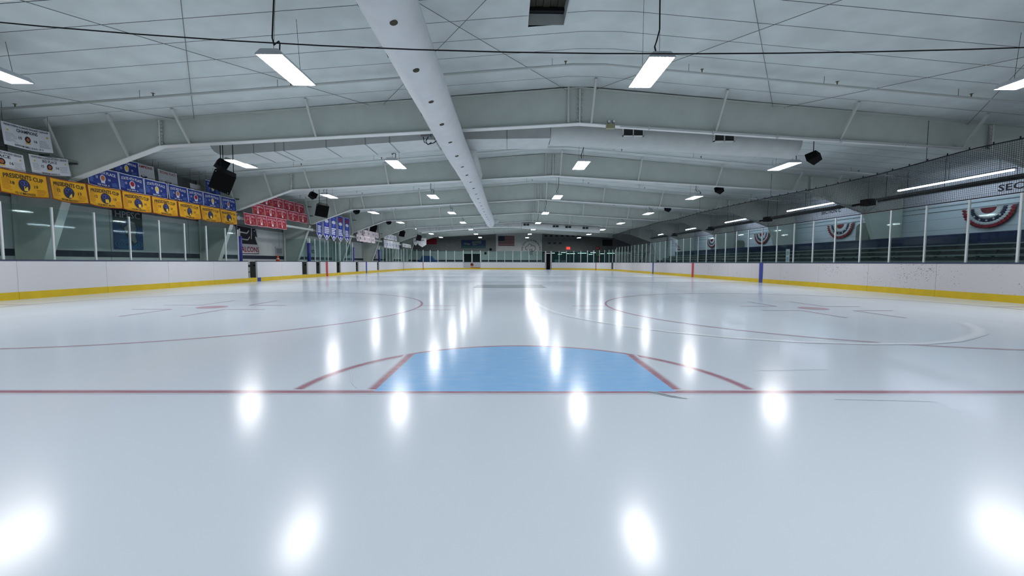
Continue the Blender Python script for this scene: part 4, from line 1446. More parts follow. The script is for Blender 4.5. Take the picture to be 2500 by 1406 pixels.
for s, yc, zc, w, h, lb in (('SECTION C', 26.0, 4.20, 1.55, 0.22, 'black SECTION C lettering high on the bleacher wall'), ('SECTION', 16.05, 4.07, 2.15, 0.27, 'black SECTION lettering high on the bleacher wall at the crease end')):
    o = thing('section_lettering', lb, 'sign', (WR, yc, zc))
    part('lettering', lettering(MB(), s, -yc, -zc, w, h, wall_pt_r()), 'ink_black', o)

# patriotic buntings
def bunting(k, yc):
    t = thing('bunting', 'red white and blue fan bunting, %s from the crease end' % ORD[k], 'bunting', (WR - 0.1, yc, 3.35), 'buntings on the bleacher wall')
    R0, zt = 0.98, 3.36
    rings = [(0.0, 0.30, 'cloth_red', 'fan_centre'), (0.30, 0.54, 'cloth_white', 'white_band'), (0.54, 0.70, 'ink_navy', 'blue_band'), (0.70, 0.84, 'cloth_white', 'white_band'), (0.84, 1.0, 'cloth_red', 'red_border')]
    n = 72
    for r0, r1, m, nm in rings:
        rows = []
        for rr in (r0, (r0 + r1) / 2, r1):
            row = []
            for i in range(n + 1):
                a = math.pi * i / n
                pleat = 0.035 * math.sin(i * 1.75) * (0.25 + rr)
                row.append((WR - 0.07 + pleat - 0.03 * rr, yc - R0 * rr * math.cos(a), zt - 0.86 * rr * math.sin(a) - 0.02))
            rows.append(row)
        back = [[(x + 0.004, y, z) for x, y, z in r] for r in reversed(rows)]
        part(nm, MB().grid(rows + back), m, t, True)
    for a in (0.22, 0.36, 0.5, 0.64, 0.78):
        aa = math.pi * a
        cy, cz = yc - R0 * 0.62 * math.cos(aa), zt - 0.86 * 0.62 * math.sin(aa) - 0.02
        mb = MB()
        pts = []
        for q in range(10):
            r = 0.062 if q % 2 == 0 else 0.026
            pts.append((WR - 0.135, cy + r * math.sin(q * math.pi / 5), cz + r * math.cos(q * math.pi / 5)))
        mb.add(pts, [tuple(range(10))])
        part('star', mb, 'ink_white', t)
    part('hem', MB().box(WR - 0.09, WR, yc - R0, yc + R0, zt - 0.02, zt), 'ink_white', t)


for k, yc in enumerate((17.36, 25.13, 32.92, 41.0, 48.8)):
    bunting(k, yc)

# arched cabinets on the bleacher wall
for k, (y0, y1, z0, z1) in enumerate(((22.85, 23.7, 2.15, 3.25), (35.4, 36.35, 2.15, 2.95))):
    o = thing('wall_cabinet', 'olive round-topped cover on the bleacher wall, %s from the crease end' % ORD[k], 'cabinet', (WR, (y0 + y1) / 2, z0))
    r = (y1 - y0) / 2
    poly = [(y0, z0), (y1, z0)] + [((y0 + y1) / 2 + r * math.cos(math.radians(15 * i)), z1 - r * 0.6 + r * 0.6 * math.sin(math.radians(15 * i))) for i in range(13)]
    part('cover', MB().prism(poly, lambda a, b, s: (WR - (0.30, 0.0)[s], a, b)), 'cabinet_olive', o)
    part('cover_rim', MB().box(WR - 0.32, WR - 0.30, y0 + 0.03, y1 - 0.03, z0, z0 + 0.06), 'pipe_white', o)

# white scoreless sheet on the glass by the bleachers
o = thing('glass_notice', 'white notice sheet taped to the glass before the bleachers', 'notice', (13.05, 19.74, 1.06))
part('sheet', MB().box(HW + 0.056, HW + 0.062, 19.60, 19.86, 1.06, 1.67), 'sign_white', o)
part('print', MB().box(HW + 0.052, HW + 0.056, 19.66, 19.80, 1.12, 1.30), 'ink_grey', o)
part('print', MB().box(HW + 0.052, HW + 0.056, 19.65, 19.81, 1.40, 1.58), 'ink_grey', o)

# ------------------------------------------------------------------ safety netting over the glass
NX = HW + 0.06
TOPS = [(7.9, 4.12), (10.85, 4.215), (12.0, 4.26), (13.4, 4.22), (15.0, 4.17), (18.0, 4.20), (21.27, 4.31), (24.4, 4.38), (29.1, 4.46), (33, 4.42), (37.0, 4.56), (41, 4.5), (44.9, 4.58), (50, 4.5), (53.5, 4.5)]


def net_top(y):
    for (a, za), (b, zb) in zip(TOPS, TOPS[1:]):
        if y <= b:
            t = (y - a) / (b - a)
            return za + (zb - za) * t
    return TOPS[-1][1]


net = thing('safety_net', 'black safety netting strung above the glass before the bleachers', 'net', (NX, 30, 2.83))
N0, N1, CELL, TH = 7.9, 53.5, 0.052, 0.0042
mb = MB()
ny = int((N1 - N0) / CELL)


def strand(mb, p, q, th):
    d = (Vector(q) - Vector(p)).normalized()
    a = Vector((1, 0, 0))
    b = d.cross(a)
    vs = []
    for c in (Vector(p), Vector(q)):
        for an in (90, 210, 330):
            vs.append(c + a * (th * math.cos(math.radians(an))) + b * (th * math.sin(math.radians(an))))
    mb.add(vs, [(0, 1, 4, 3), (1, 2, 5, 4), (2, 0, 3, 5)])


for i in range(ny + 1):
    y = N0 + i * CELL
    strand(mb, (NX, y, 2.84), (NX, y, net_top(y)), TH)
for j in range(int((4.6 - 2.84) / CELL) + 1):
    z = 2.84 + j * CELL
    run = None
    y = N0
    step = 0.6
    while y < N1 - 1e-6:
        y2 = min(y + step, N1)
        if net_top(y) >= z and net_top(y2) >= z:
            strand(mb, (NX, y, z), (NX, y2, z), TH)
        y = y2
part('netting', mb, 'netting_black', net, kind='stuff')
part('top_cable', MB().tube([(NX, N0 + 0.4 * i, net_top(N0 + 0.4 * i)) for i in range(115)], 0.016, 6), 'wire_dark', net)
part('bottom_cable', MB().tube([(NX, N0, 2.845), (NX, N1, 2.845)], 0.016, 6), 'wire_dark', net)
mb = MB()
for i in range(76):
    y = N0 + 0.6 * i
    mb.box(NX - 0.012, NX + 0.012, y - 0.01, y + 0.01, net_top(y), net_top(y) + 0.07)
part('cable_tie', mb, 'wire_dark', net, kind='stuff')
for y in FRAME_Y[:7]:
    part('net_hanger', MB().tube([(NX, y - 0.06, net_top(y)), (NX, y - 0.06, roof(NX) - 0.1)], 0.007, 5), 'wire_dark', net)

# stairs and rails at the far end of the bleachers
o = thing('stair_flight', 'metal stair with railings at the far end of the bleachers', 'stairs', (17.5, 56, 0))
for k in range(9):
    part('tread', MB().box(16.1, 17.6, 58.5 - 0.55 * k, 59.0 - 0.55 * k, 0.22 + 0.24 * k, 0.27 + 0.24 * k), 'rail_teal', o)
for x in (16.1, 17.6):
    part('stringer', MB().bar((x, 59.0, 0.1), (x, 53.9, 2.4), 0.05, 0.22), 'bench_alu', o)
    part('handrail', MB().tube([(x, 59.0, 1.15), (x, 53.9, 3.3), (x, 52.6, 3.3)], 0.03, 8), 'rail_teal', o)
    for k in range(6):
        y = 58.9 - k
        z = 0.15 + (58.9 - y) * 0.45
        part('baluster', MB().tube([(x, y, z), (x, y, z + 1.0)], 0.02, 6), 'rail_teal', o)
part('landing', MB().box(16.0, 17.7, 52.4, 54.0, 2.28, 2.36), 'bench_alu', o)
part('landing_post', MB().box(16.0, 16.08, 52.5, 52.58, -0.012, 2.28), 'bench_alu', o)
part('landing_post', MB().box(17.6, 17.68, 52.5, 52.58, -0.012, 2.28), 'bench_alu', o)

# ------------------------------------------------------------------ banners on the banner side
def banner_fn(x0, y0, w, ztop, h, sag=0.02, wave=0.03, skew=0.0, lean=0.0, rise=0.0, ph=0.0):
    """surface of a hanging cloth: a metres along +Y, b metres down, d off the face toward the rink"""
    def fn(a, b, d=0.0):
        u, v = a / w, b / h
        x = x0 + wave * math.sin(2.2 * math.pi * u + ph) * (0.25 + 0.75 * v) + lean * v + d
        y = y0 + a + skew * v
        z = ztop + rise * u - sag * 4 * u * (1 - u) * (0.6 + 0.8 * v) - b
        return (x, y, z)
    return fn


def cloth(t, fn, w, h, m, nu=12, nv=5, taper=None):
    rows = []
    for j in range(nv + 1):
        rows.append([fn(w * i / nu, h * j / nv) for i in range(nu + 1)])
    back = [[fn(w * i / nu, h * j / nv, -0.006) for i in range(nu + 1)] for j in reversed(range(nv + 1))]
    return part('cloth', MB().grid(rows + back + rows[:1]), m, t, True)


def strip(mb, fn, a0, b0, a1, b1, hw, d=0.004, n=10):
    """flat band from (a0,b0) to (a1,b1), half width hw"""
    da, db = a1 - a0, b1 - b0
    l = math.hypot(da, db)
    na, nb = -db / l * hw, da / l * hw
    r0, r1 = [], []
    for i in range(n + 1):
        a, b = a0 + da * i / n, b0 + db * i / n
        r0.append(fn(a + na, b + nb, d))
        r1.append(fn(a - na, b - nb, d))
    mb.grid([r0, r1])


def border(t, fn, w, h, m, bw=0.02, sides='tblr', d=0.004, name='hem'):
    for s in sides:
        mb = MB()
        if s == 't':
            strip(mb, fn, 0, bw, w, bw, bw, d)
        if s == 'b':
            strip(mb, fn, 0, h - bw, w, h - bw, bw, d)
        if s == 'l':
            strip(mb, fn, bw, 0, bw, h, bw, d, 6)
        if s == 'r':
            strip(mb, fn, w - bw, 0, w - bw, h, bw, d, 6)
        part(name, mb, m, t)


def disc(mb, fn, ca, cb, ra, rb, d, n=20):
    mb.add([fn(ca + ra * math.cos(2 * math.pi * k / n), cb + rb * math.sin(2 * math.pi * k / n), d) for k in range(n)], [tuple(range(n))])
    return mb


def rect(mb, fn, a0, b0, a1, b1, d):
    mb.add([fn(a0, b0, d), fn(a1, b0, d), fn(a1, b1, d), fn(a0, b1, d)], [(0, 1, 2, 3)])
    return mb


def roster(t, fn, blocks, m, lh=0.034, th=0.013):
    """small unreadable name lists as rows of thin strokes"""
    mb = MB()
    for a0, a1, b0, b1 in blocks:
        b = b0
        while b < b1:
            e = a1 - (a1 - a0) * random.uniform(0, 0.35)
            rect(mb, fn, a0, b, e, b + th, 0.005)
            b += lh
    part('roster_lettering', mb, m, t, kind='stuff')


def put_text(t, fn, s, ca, cb, w, h, m, arch=0.0, name='lettering', d=0.006):
    return part(name, lettering(MB(), s, ca, cb, w, h, lambda a, b: fn(a, b, d), arch), m, t)


# gold row
gold_edges = [10.20, 11.37, 12.36, 13.46, 14.66, 15.87, 17.10, 18.32, 19.57, 20.76]
gold = list(zip(gold_edges[1:], gold_edges[2:]))
gold = [(11.16, 12.34)] + [(a + 0.03, b) for a, b in zip(gold_edges[2:], gold_edges[3:])]
for k, (ya, yb) in enumerate(gold):
    w, h = (yb - ya), 0.64
    fn = banner_fn(-13.42, ya, w, 3.45, h, 0.03, 0.035, 0.02, 0.03, 0.0, k * 1.3)
    t = thing('gold_banner', 'gold banner with navy round emblem, %s from the crease end' % ORD[k], 'banner', (-13.42, ya, 3.45), 'gold banners')
    cloth(t, fn, w, h, 'cloth_gold')
    border(t, fn, w, h, 'cloth_gold_trim', 0.012)
    c = w * 0.5
    put_text(t, fn, 'PRESIDENTS CUP', c, 0.13, w * 0.82, 0.115, 'ink_black', 0.045)
    e = part('emblem', disc(MB(), fn, c, 0.35, 0.155, 0.165, 0.006), 'ink_navy', t)
    part('emblem_ring', MB().grid([[fn(c - 0.045 + q * math.cos(0.3 * i * math.pi / 3), 0.295 + q * math.sin(0.3 * i * math.pi / 3), 0.009) for i in range(21)] for q in (0.058, 0.046)]), 'ink_blue', e)
    part('emblem_ring', MB().grid([[fn(c + 0.035 + q * math.cos(0.3 * i * math.pi / 3), 0.285 + q * math.sin(0.3 * i * math.pi / 3), 0.0095) for i in range(21)] for q in (0.054, 0.042)]), 'ink_blue', e)
    part('emblem_patch', rect(MB(), fn, c - 0.02, 0.37, c + 0.085, 0.485, 0.010), 'ink_gold', e)
    y1, y2 = GOLD_YEARS[k % 8]
    put_text(t, fn, y1, c - 0.30, 0.33, 0.09, 0.085, 'ink_black')
    put_text(t, fn, y2, c + 0.30, 0.35, 0.09, 0.085, 'ink_black')
    put_text(t, fn, GOLD_CAPTIONS[k % 8], c, 0.565, w * 0.45, 0.06, 'ink_black')
    roster(t, fn, [(0.06, 0.26, 0.24, 0.52), (w - 0.28, w - 0.07, 0.42, 0.58)], 'ink_orange')
# cables for the rows
for k, (x, z, y0, y1, nm) in enumerate([(-13.42, 3.455, 8.0, 21.2, 'gold banners'), (-13.55, 4.02, 8.0, 13.35, 'two lower white banners'), (-13.55, 4.10, 12.6, 21.2, 'blue banners'), (-13.42, 3.50, 21.3, 29.0, 'lowest red banners'), (-13.5, 4.12, 21.3, 29.0, 'middle red banners'), (-13.6, 4.74, 22.0, 29.0, 'top red banners'), (-13.42, 4.62, 29.2, 36.9, 'blue pennants'),
                                        (-13.42, 3.46, 37.1, 44.8, 'lower pale banners'), (-13.5, 4.0, 37.1, 44.8, 'upper pale banners'), (-13.42, 3.42, 44.9, 52.7, 'blue and white banners'), (-13.42, 3.38, 52.8, 60.5, 'last pale banners')]):
    o = thing('banner_cable', 'thin cable that carries the %s' % nm, 'cable', (x, y0, z), 'banner cables')
    part('cable', MB().tube([(x, y0 + (y1 - y0) * i / 8, z + 0.006) for i in range(9)], 0.005, 5), 'wire_dark', o)
    for yy in (y0, y1):
        part('cable_clamp', MB().box(x - 0.3, x + 0.02, yy - 0.02, yy + 0.02, z - 0.02, z + 0.03), 'pipe_dark', o)

# blue row
blue_e = [13.62, 14.74, 15.76, 16.82, 17.84, 18.75, 19.86, 20.95]
for k, (ya, yb) in enumerate(zip(blue_e, blue_e[1:])):
    w, h = yb - ya - 0.03, 0.60
    fn = banner_fn(-13.55, ya, w, 4.07, h, 0.02, 0.03, 0.02, 0.02, 0.0, k * 2.1 + 1)
    t = thing('blue_banner', 'royal blue banner above the gold row, %s from the crease end' % ORD[k], 'banner', (-13.55, ya, 4.07), 'blue banners')
    cloth(t, fn, w, h, 'cloth_blue')
    border(t, fn, w, h, 'ink_white', 0.011)
    c = w / 2
    put_text(t, fn, BLUE_TITLES[k], c, 0.13, w * 0.80, 0.095, 'ink_white', 0.04)
    e = part('emblem', disc(MB(), fn, c, 0.31, 0.10, 0.115, 0.006), 'ink_white', t)
    part('emblem_face', disc(MB(), fn, c, 0.30, 0.075, 0.085, 0.009), ('ink_rust', 'ink_red', 'ink_gold')[k % 3], e)
    part('emblem_scroll', rect(MB(), fn, c - 0.07, 0.39, c + 0.07, 0.46, 0.008), 'ink_white', e)
    put_text(t, fn, '15', c - 0.22, 0.30, 0.07, 0.075, 'ink_white')
    put_text(t, fn, '16', c + 0.22, 0.33, 0.07, 0.075, 'ink_white')
    put_text(t, fn, BLUE_CAPTIONS[k], c, 0.52, w * 0.40, 0.055, 'ink_white')
    roster(t, fn, [(0.05, 0.22, 0.26, 0.48), (w - 0.26, w - 0.06, 0.42, 0.55)], 'ink_paleblue')
for k, (ya, yb, z) in enumerate([(14.95, 15.95, 4.66), (19.40, 20.35, 4.72)]):
    w, h = yb - ya, 0.56
    fn = banner_fn(-13.9, ya, w, z, h, 0.02, 0.03, 0.0, 0.02, 0, k)
    t = thing('upper_blue_banner', 'blue banner hung above the second row, %s from the crease end' % ORD[k], 'banner', (-13.9, ya, z), 'upper blue banners')
    cloth(t, fn, w, h, 'cloth_blue')
    border(t, fn, w, h, 'ink_white', 0.011, 'rtb')
    put_text(t, fn, 'STATE CHAMPIONS', w / 2, 0.12, w * 0.8, 0.085, 'ink_white', 0.03)
    e = part('emblem', disc(MB(), fn, w / 2, 0.30, 0.10, 0.12, 0.006), 'ink_white', t)
    part('emblem_face', disc(MB(), fn, w / 2, 0.29, 0.07, 0.085, 0.009), 'ink_gold', e)
    put_text(t, fn, '15', w / 2 - 0.24, 0.33, 0.07, 0.075, 'ink_white')
    put_text(t, fn, '16', w / 2 + 0.24, 0.33, 0.07, 0.075, 'ink_white')
    roster(t, fn, [(0.05, 0.24, 0.26, 0.5), (w - 0.28, w - 0.06, 0.4, 0.52)], 'ink_paleblue')
    part('hanging_wire', MB().tube([fn(0.05, 0), (-13.9, ya + 0.05, roof(-13.9))], 0.004, 5), 'wire_dark', t)
    part('hanging_wire', MB().tube([fn(w - 0.05, 0), (-13.9, yb - 0.05, roof(-13.9))], 0.004, 5), 'wire_dark', t)

# white league banners
def white_banner(label, x, ya, yb, z, h, rise, lines, ph, emblem=True, skew=0.03, wires=True):
    w = yb - ya
    fn = banner_fn(x, ya, w, z, h, 0.025, 0.03, skew, 0.02, rise, ph)
    t = thing('white_banner', label, 'banner', (x, ya, z), 'white league banners')
    cloth(t, fn, w, h, 'cloth_white')
    for s, cb, ww, hh, m, ar in lines:
        put_text(t, fn, s, w / 2, cb, w * ww, hh, m, ar)
    if emblem:
        e = part('emblem', disc(MB(), fn, w / 2, h * 0.56, 0.075, 0.085, 0.006), 'ink_black', t)
        part('emblem_face', disc(MB(), fn, w / 2, h * 0.56, 0.045, 0.05, 0.009, 12), 'ink_rust', e)
        part('emblem_scroll', rect(MB(), fn, w / 2 - 0.07, h * 0.70, w / 2 + 0.07, h * 0.75, 0.008), 'ink_gold', e)
        put_text(t, fn, '15', w / 2 - 0.2, h * 0.56, 0.08, 0.07, 'ink_black')
        put_text(t, fn, '16', w / 2 + 0.2, h * 0.58, 0.08, 0.07, 'ink_black')
        for aa in (0.1, w - 0.12):
            part('corner_mark', rect(MB(), fn, aa, h * 0.28, aa + 0.04, h * 0.36, 0.006), 'ink_gold', t)
    else:
        e = part('emblem', disc(MB(), fn, w / 2, h * 0.48, 0.16, 0.06, 0.006), 'ink_navy', t)
        part('emblem_face', disc(MB(), fn, w / 2, h * 0.46, 0.12, 0.03, 0.009, 12), 'cloth_white', e)
    roster(t, fn, [(0.05, w * 0.27, h * 0.45, h * 0.82), (w * 0.74, w - 0.05, h * 0.5, h * 0.85)], 'ink_grey', 0.03, 0.009)
    if wires:
        for a in (0.04, w - 0.04):
            p = fn(a, 0)
            part('hanging_wire', MB().tube([p, (p[0], p[1], roof(p[0]))], 0.004, 5), 'wire_dark', t)


NI = ('NORTHERN ILLINOIS HOCKEY LEAGUE', 0.055, 0.9, 0.05, 'ink_black', 0.0)
white_banner('white league champions banner, topmost on the banner side at the crease end', -13.55, 11.43, 12.62, 4.71, 0.60, 0.06, [NI, ('CHAMPIONS', 0.15, 0.45, 0.085, 'ink_black', 0), ('BANTAM GIRLS GOLD 14 U', 0.545, 0.62, 0.05, 'ink_black', 0)], 0.3)
white_banner('white third place league banner just above the gold row', -13.55, 12.03, 13.08, 4.00, 0.50, 0.10, [NI, ('3RD PLACE', 0.14, 0.38, 0.075, 'ink_black', 0), ('BANTAM GOLD A', 0.46, 0.45, 0.04, 'ink_black', 0)], 1.3, wires=False)
white_banner('white place banner just above the gold row at the crease end', -13.55, 10.85, 11.90, 3.98, 0.50, -0.06, [NI, ('PLACE', 0.14, 0.38, 0.075, 'ink_black', 0), ('ELITE', 0.46, 0.25, 0.04, 'ink_red', 0)], 2.3, wires=False)
white_banner('tall white champions banner with red title above the blue row', -14.5, 16.38, 17.35, 4.82, 0.95, 0.0, [('CHAMPIONS', 0.09, 0.84, 0.10, 'ink_red', 0.0)], 0.7, False)
white_banner('tall white second place banner with red title above the blue row', -14.5, 17.55, 18.53, 4.80, 0.95, 0.0, [('SECOND PLACE', 0.09, 0.84, 0.10, 'ink_red', 0.0)], 1.9, False)
white_banner('small crumpled white banner beside the large loudspeaker', -14.3, 19.0, 19.65, 4.50, 0.6, 0.0, [], 2.9, False)

# red rows
RED = [(-13.42, 3.48, [21.33, 22.35, 23.32, 24.35, 25.35]), (-13.5, 4.09, [22.10, 23.25, 24.42, 25.66, 26.95, 28.16]), (-13.6, 4.71, [23.1, 24.25, 25.42, 26.70, 27.95])]
rown = ['lowest', 'middle', 'top']
for r, (x, z, e) in enumerate(RED):
    for k, (ya, yb) in enumerate(zip(e, e[1:])):
        w, h = yb - ya - 0.03, 0.58
        fn = banner_fn(x, ya, w, z + 0.01 * k, h, 0.02, 0.03, 0.04, 0.02, 0, k * 1.9 + r)
        t = thing('red_banner', 'red banner with pale border, %s from the crease end in %s red row' % (ORD[k], rown[r]), 'banner', (x, ya, z), 'red banners')
        cloth(t, fn, w, h, 'cloth_red', 10, 4)
        border(t, fn, w, h, 'ink_pink', 0.012)
        put_text(t, fn, 'STATE CHAMPIONS' if r else 'STATE 3RD', w / 2, 0.13, w * 0.78, 0.10, 'ink_pink', 0.04)
        e2 = part('emblem', disc(MB(), fn, w / 2, 0.30, 0.10, 0.115, 0.006), 'ink_pink', t)
        part('emblem_face', disc(MB(), fn, w / 2, 0.29, 0.065, 0.08, 0.009), 'ink_rust', e2)
        part('emblem_scroll', rect(MB(), fn, w / 2 - 0.07, 0.40, w / 2 + 0.07, 0.50, 0.008), 'ink_white', e2)
        put_text(t, fn, '16', w / 2 - 0.25, 0.30, 0.08, 0.08, 'ink_pink')
        put_text(t, fn, '17', w / 2 + 0.25, 0.33, 0.08, 0.08, 'ink_pink')
        roster(t, fn, [(0.05, 0.22, 0.3, 0.5), (w - 0.26, w - 0.06, 0.40, 0.54)], 'ink_rust')

# blue pennants
for k, (ya, yb) in enumerate(((29.35, 30.25), (30.40, 31.50), (31.65, 32.72), (32.92, 34.05), (34.28, 35.40))):
    w, h = yb - ya, 2.02
    z = 4.60
    fn = banner_fn(-13.42, ya, w, z, h, 0.0, 0.0, 0.0, 0.0, 0, k)

    def pfn(a, b, d=0.0, fn=fn, w=w, h=h):
        return fn(a, b, d)
    t = thing('blue_pennant', 'long pointed blue pennant with white border, %s from the crease end' % ORD[k], 'pennant', (-13.42, ya, z), 'blue pennants')
    out = [(0, 0), (w, 0), (w, h - 0.38), (w / 2, h), (0, h - 0.38)]
    inn = [(0.06, 0.03), (w - 0.06, 0.03), (w - 0.06, h - 0.42), (w / 2, h - 0.09), (0.06, h - 0.42)]
    part('pennant_cloth', MB().prism(out, lambda a, b, s: fn(a, b, (-0.006, 0.0)[1 - s])), 'ink_white', t)
    part('pennant_field', MB().add([fn(a, b, 0.004) for a, b in inn], [(0, 1, 2, 3, 4)]), 'cloth_royal', t)
    e = part('pennant_crest', disc(MB(), fn, w / 2, 0.62, 0.33, 0.13, 0.007), 'ink_white', t)
    part('crest_face', disc(MB(), fn, w / 2, 0.30, 0.24, 0.18, 0.007), 'ink_red' if k > 2 else 'ink_blue', t)
    part('crest_shield', disc(MB(), fn, w / 2, 0.84, 0.17, 0.12, 0.008), 'ink_blue', t)
    roster(t, fn, [(0.18, w - 0.12, 1.05, 1.55)], 'ink_white', 0.13, 0.085)
    part('pennant_seal', disc(MB(), fn, w / 2, 1.72, 0.14, 0.10, 0.007), 'ink_white', t)

# pale banners of the next bays
def pale(name, label, group, x, ya, yb, z, h, m, ink, k):
    w = yb - ya
    fn = banner_fn(x, ya, w, z, h, 0.02, 0.03, 0.04, 0.02, 0, k * 1.7)
    t = thing(name, label, 'banner', (x, ya, z), group)
    cloth(t, fn, w, h, m, 8, 4)
    e = part('emblem', disc(MB(), fn, w / 2, h * 0.5, 0.13, h * 0.2, 0.006, 12), ink, t)
    part('emblem_face', disc(MB(), fn, w / 2, h * 0.5, 0.06, h * 0.1, 0.009, 10), m, e)
    roster(t, fn, [(0.08, w * 0.9, h * 0.1, h * 0.2), (0.06, w * 0.3, h * 0.35, h * 0.8), (w * 0.72, w * 0.95, h * 0.35, h * 0.8)], 'ink_grey', 0.07, 0.03)


for r, (x, z, e, h) in enumerate([(-13.42, 3.44, [36.95, 37.45, 38.4, 39.6, 40.85, 42.0], 0.58), (-13.5, 3.98, [37.5, 38.66, 39.85, 41.0, 42.3, 43.5], 0.54), (-13.6, 4.52, [40.6, 41.9, 43.2], 0.5)]):
    for k, (ya, yb) in enumerate(zip(e, e[1:])):
        pale('pale_banner', 'pale pink-white banner past the pennants, %s from the crease end, %s row' % (ORD[k], rown[r]), 'pale banners past the pennants', x, ya, yb - 0.05, z, h, 'cloth_pink', 'ink_black', k + r * 3)
for r, (z, h, e) in enumerate([(3.40, 0.86, [44.95 + 0.92 * i for i in range(8)]), (4.12, 0.62, [45.3 + 1.05 * i for i in range(6)])]):
    for k, (ya, yb) in enumerate(zip(e, e[1:])):
        pale('striped_banner', 'white banner with blue emblem, %s from the crease end, %s row' % (ORD[k], ('lower', 'upper')[r]), 'white and blue banners', -13.42 - 0.1 * r, ya, yb - 0.09, z, h, 'cloth_white', 'ink_blue', k)
for k in range(5):
    pale('far_banner', 'white banner farthest along the banner side, %s from the crease end' % ORD[k], 'farthest white banners', -13.42, 52.85 + 0.9 * k, 53.7 + 0.9 * k, 3.36, 0.45, 'cloth_white', 'ink_black', k)

# ------------------------------------------------------------------ things on the banner wall
WX = WL + 0.070


def wall_l(y0, z1, x=WX):
    return lambda a, b, d=0.0: (x + d, y0 + a, z1 - b)


# skating club poster
o = thing('skating_poster', 'tall blue poster of a figure skate under pale lettering', 'poster', (WX, 17.2, 1.48))
PW, PH = 1.32, 1.62
fn = wall_l(16.62, 3.10)
part('backing', MB().box(WX, WX + 0.01, 16.62, 16.62 + PW, 1.48, 3.10), 'poster_navy', o)
part('title_field', rect(MB(), fn, 0, 0, PW, 0.40, 0.012), 'poster_black', o)
mb = MB()
mb.add([fn(a, b, 0.0125) for a, b in ((0, 0.40), (0.55, 0.40), (0.45, 0.52), (0.16, 0.48), (0, 0.58))], [(0, 1, 2, 3, 4)])
mb.add([fn(a, b, 0.0125) for a, b in ((0.9, 0.40), (PW, 0.40), (PW, 0.70), (1.0, 0.62))], [(0, 1, 2, 3)])
part('dark_corner', mb, 'poster_black', o)
put_text(o, fn, 'HPFSC', PW / 2, 0.22, 1.12, 0.26, 'ink_grey', d=0.014)
for k in range(4):
    mb = MB()
    r0, r1 = 0.62 - 0.13 * k, 0.58 - 0.13 * k
    rows = []
    for rr in (r0, r1):
        rows.append([fn(PW / 2 + rr * math.cos(2 * math.pi * q / 28), 1.40 + rr * 0.32 * math.sin(2 * math.pi * q / 28), 0.013 + 0.0002 * k) for q in range(29)])
    part('water_ring', mb.grid(rows), 'poster_sky', o)
part('skate_outline', MB().add([fn(0.77 + (a - 0.77) * 1.12, 0.88 + (b - 0.88) * 1.08, 0.015) for a, b in ((0.72, 0.44), (0.95, 0.50), (1.02, 0.75), (0.96, 1.10), (1.02, 1.28), (0.92, 1.36), (0.80, 1.26), (0.72, 0.98), (0.50, 0.86), (0.45, 0.74), (0.58, 0.66))], [tuple(range(11))]), 'poster_black', o)
part('skate_boot', MB().add([fn(a, b, 0.016) for a, b in ((0.72, 0.44), (0.95, 0.50), (1.02, 0.75), (0.96, 1.10), (1.02, 1.28), (0.92, 1.36), (0.80, 1.26), (0.72, 0.98), (0.50, 0.86), (0.45, 0.74), (0.58, 0.66))], [tuple(range(11))]), 'ink_grey', o)
part('skate_sole', MB().add([fn(a, b, 0.017) for a, b in ((0.20, 0.55), (0.26, 0.55), (0.90, 1.42), (0.84, 1.45))], [(0, 1, 2, 3)]), 'poster_black', o)
for k in range(5):
    part('skate_lace', MB().add([fn(a, b, 0.018) for a, b in ((0.93, 0.58 + 0.11 * k), (1.0, 0.60 + 0.11 * k), (1.0, 0.62 + 0.11 * k), (0.93, 0.60 + 0.11 * k))], [(0, 1, 2, 3)]), 'poster_black', o)

# falcon sign
o = thing('bird_head_sign', 'black and white bird-head sign with red lettering on the bench wall', 'sign', (WX, 25.1, 1.47))
SY, SZ, SWD, SHT = 24.02, 3.12, 2.14, 1.66
fn = wall_l(SY, SZ)
poly = [(0, 0.0), (0.62, 0.03), (0.84, 0.035), (0.90, 0.12), (0.945, 0.36), (0.88, 0.32), (0.83, 0.37), (0.86, 0.47), (0.95, 0.66), (0.965, 0.69), (1.0, 0.985), (0.08, 1.0), (0.065, 0.69), (0.10, 0.67), (0.03, 0.35)]


def sc(p, k, cx=0.5, cy=0.5):
    return [((cx + (a - cx) * k) * SWD, (cy + (b - cy) * k) * SHT) for a, b in p]


part('sign_board', MB().prism(sc(poly, 1.0), lambda a, b, s: fn(a, b, (0.0, 0.03)[1 - s])), 'ink_navy', o)
part('white_outline', MB().prism(sc(poly, 0.965), lambda a, b, s: fn(a, b, (0.0, 0.034)[1 - s])), 'sign_white', o)
part('bird_head', MB().prism(sc([p for p in poly[:9]] + [(0.93, 0.66), (0.09, 0.66), (0.03, 0.35)], 0.93, 0.5, 0.48), lambda a, b, s: fn(a, b, (0.0, 0.038)[1 - s])), 'ink_black', o)


def stroke(pts, hw, m, d=0.042):
    for (a0, b0), (a1, b1) in zip(pts, pts[1:]):
        mb = MB()
        strip(mb, fn, a0 * SWD, b0 * SHT, a1 * SWD, b1 * SHT, hw, d, 1)
        part('white_stroke', mb, m, o)


stroke([(0.05, 0.24), (0.45, 0.27), (0.54, 0.16)], 0.035, 'sign_white')
stroke([(0.66, 0.06), (0.64, 0.46)], 0.035, 'sign_white')
stroke([(0.12, 0.48), (0.48, 0.50), (0.57, 0.38)], 0.035, 'sign_white', 0.043)
part('bird_eye', MB().add([fn(a * SWD, b * SHT, 0.043) for a, b in ((0.74, 0.15), (0.84, 0.14), (0.80, 0.18))], [(0, 1, 2)]), 'sign_white', o)
part('name_plate', rect(MB(), fn, 0.10 * SWD, 0.70 * SHT, 0.965 * SWD, 0.965 * SHT, 0.041), 'sign_white', o)
put_text(o, fn, 'FALCONS', 0.535 * SWD, 0.835 * SHT, 0.88 * SWD, 0.19 * SHT, 'ink_red', d=0.046)

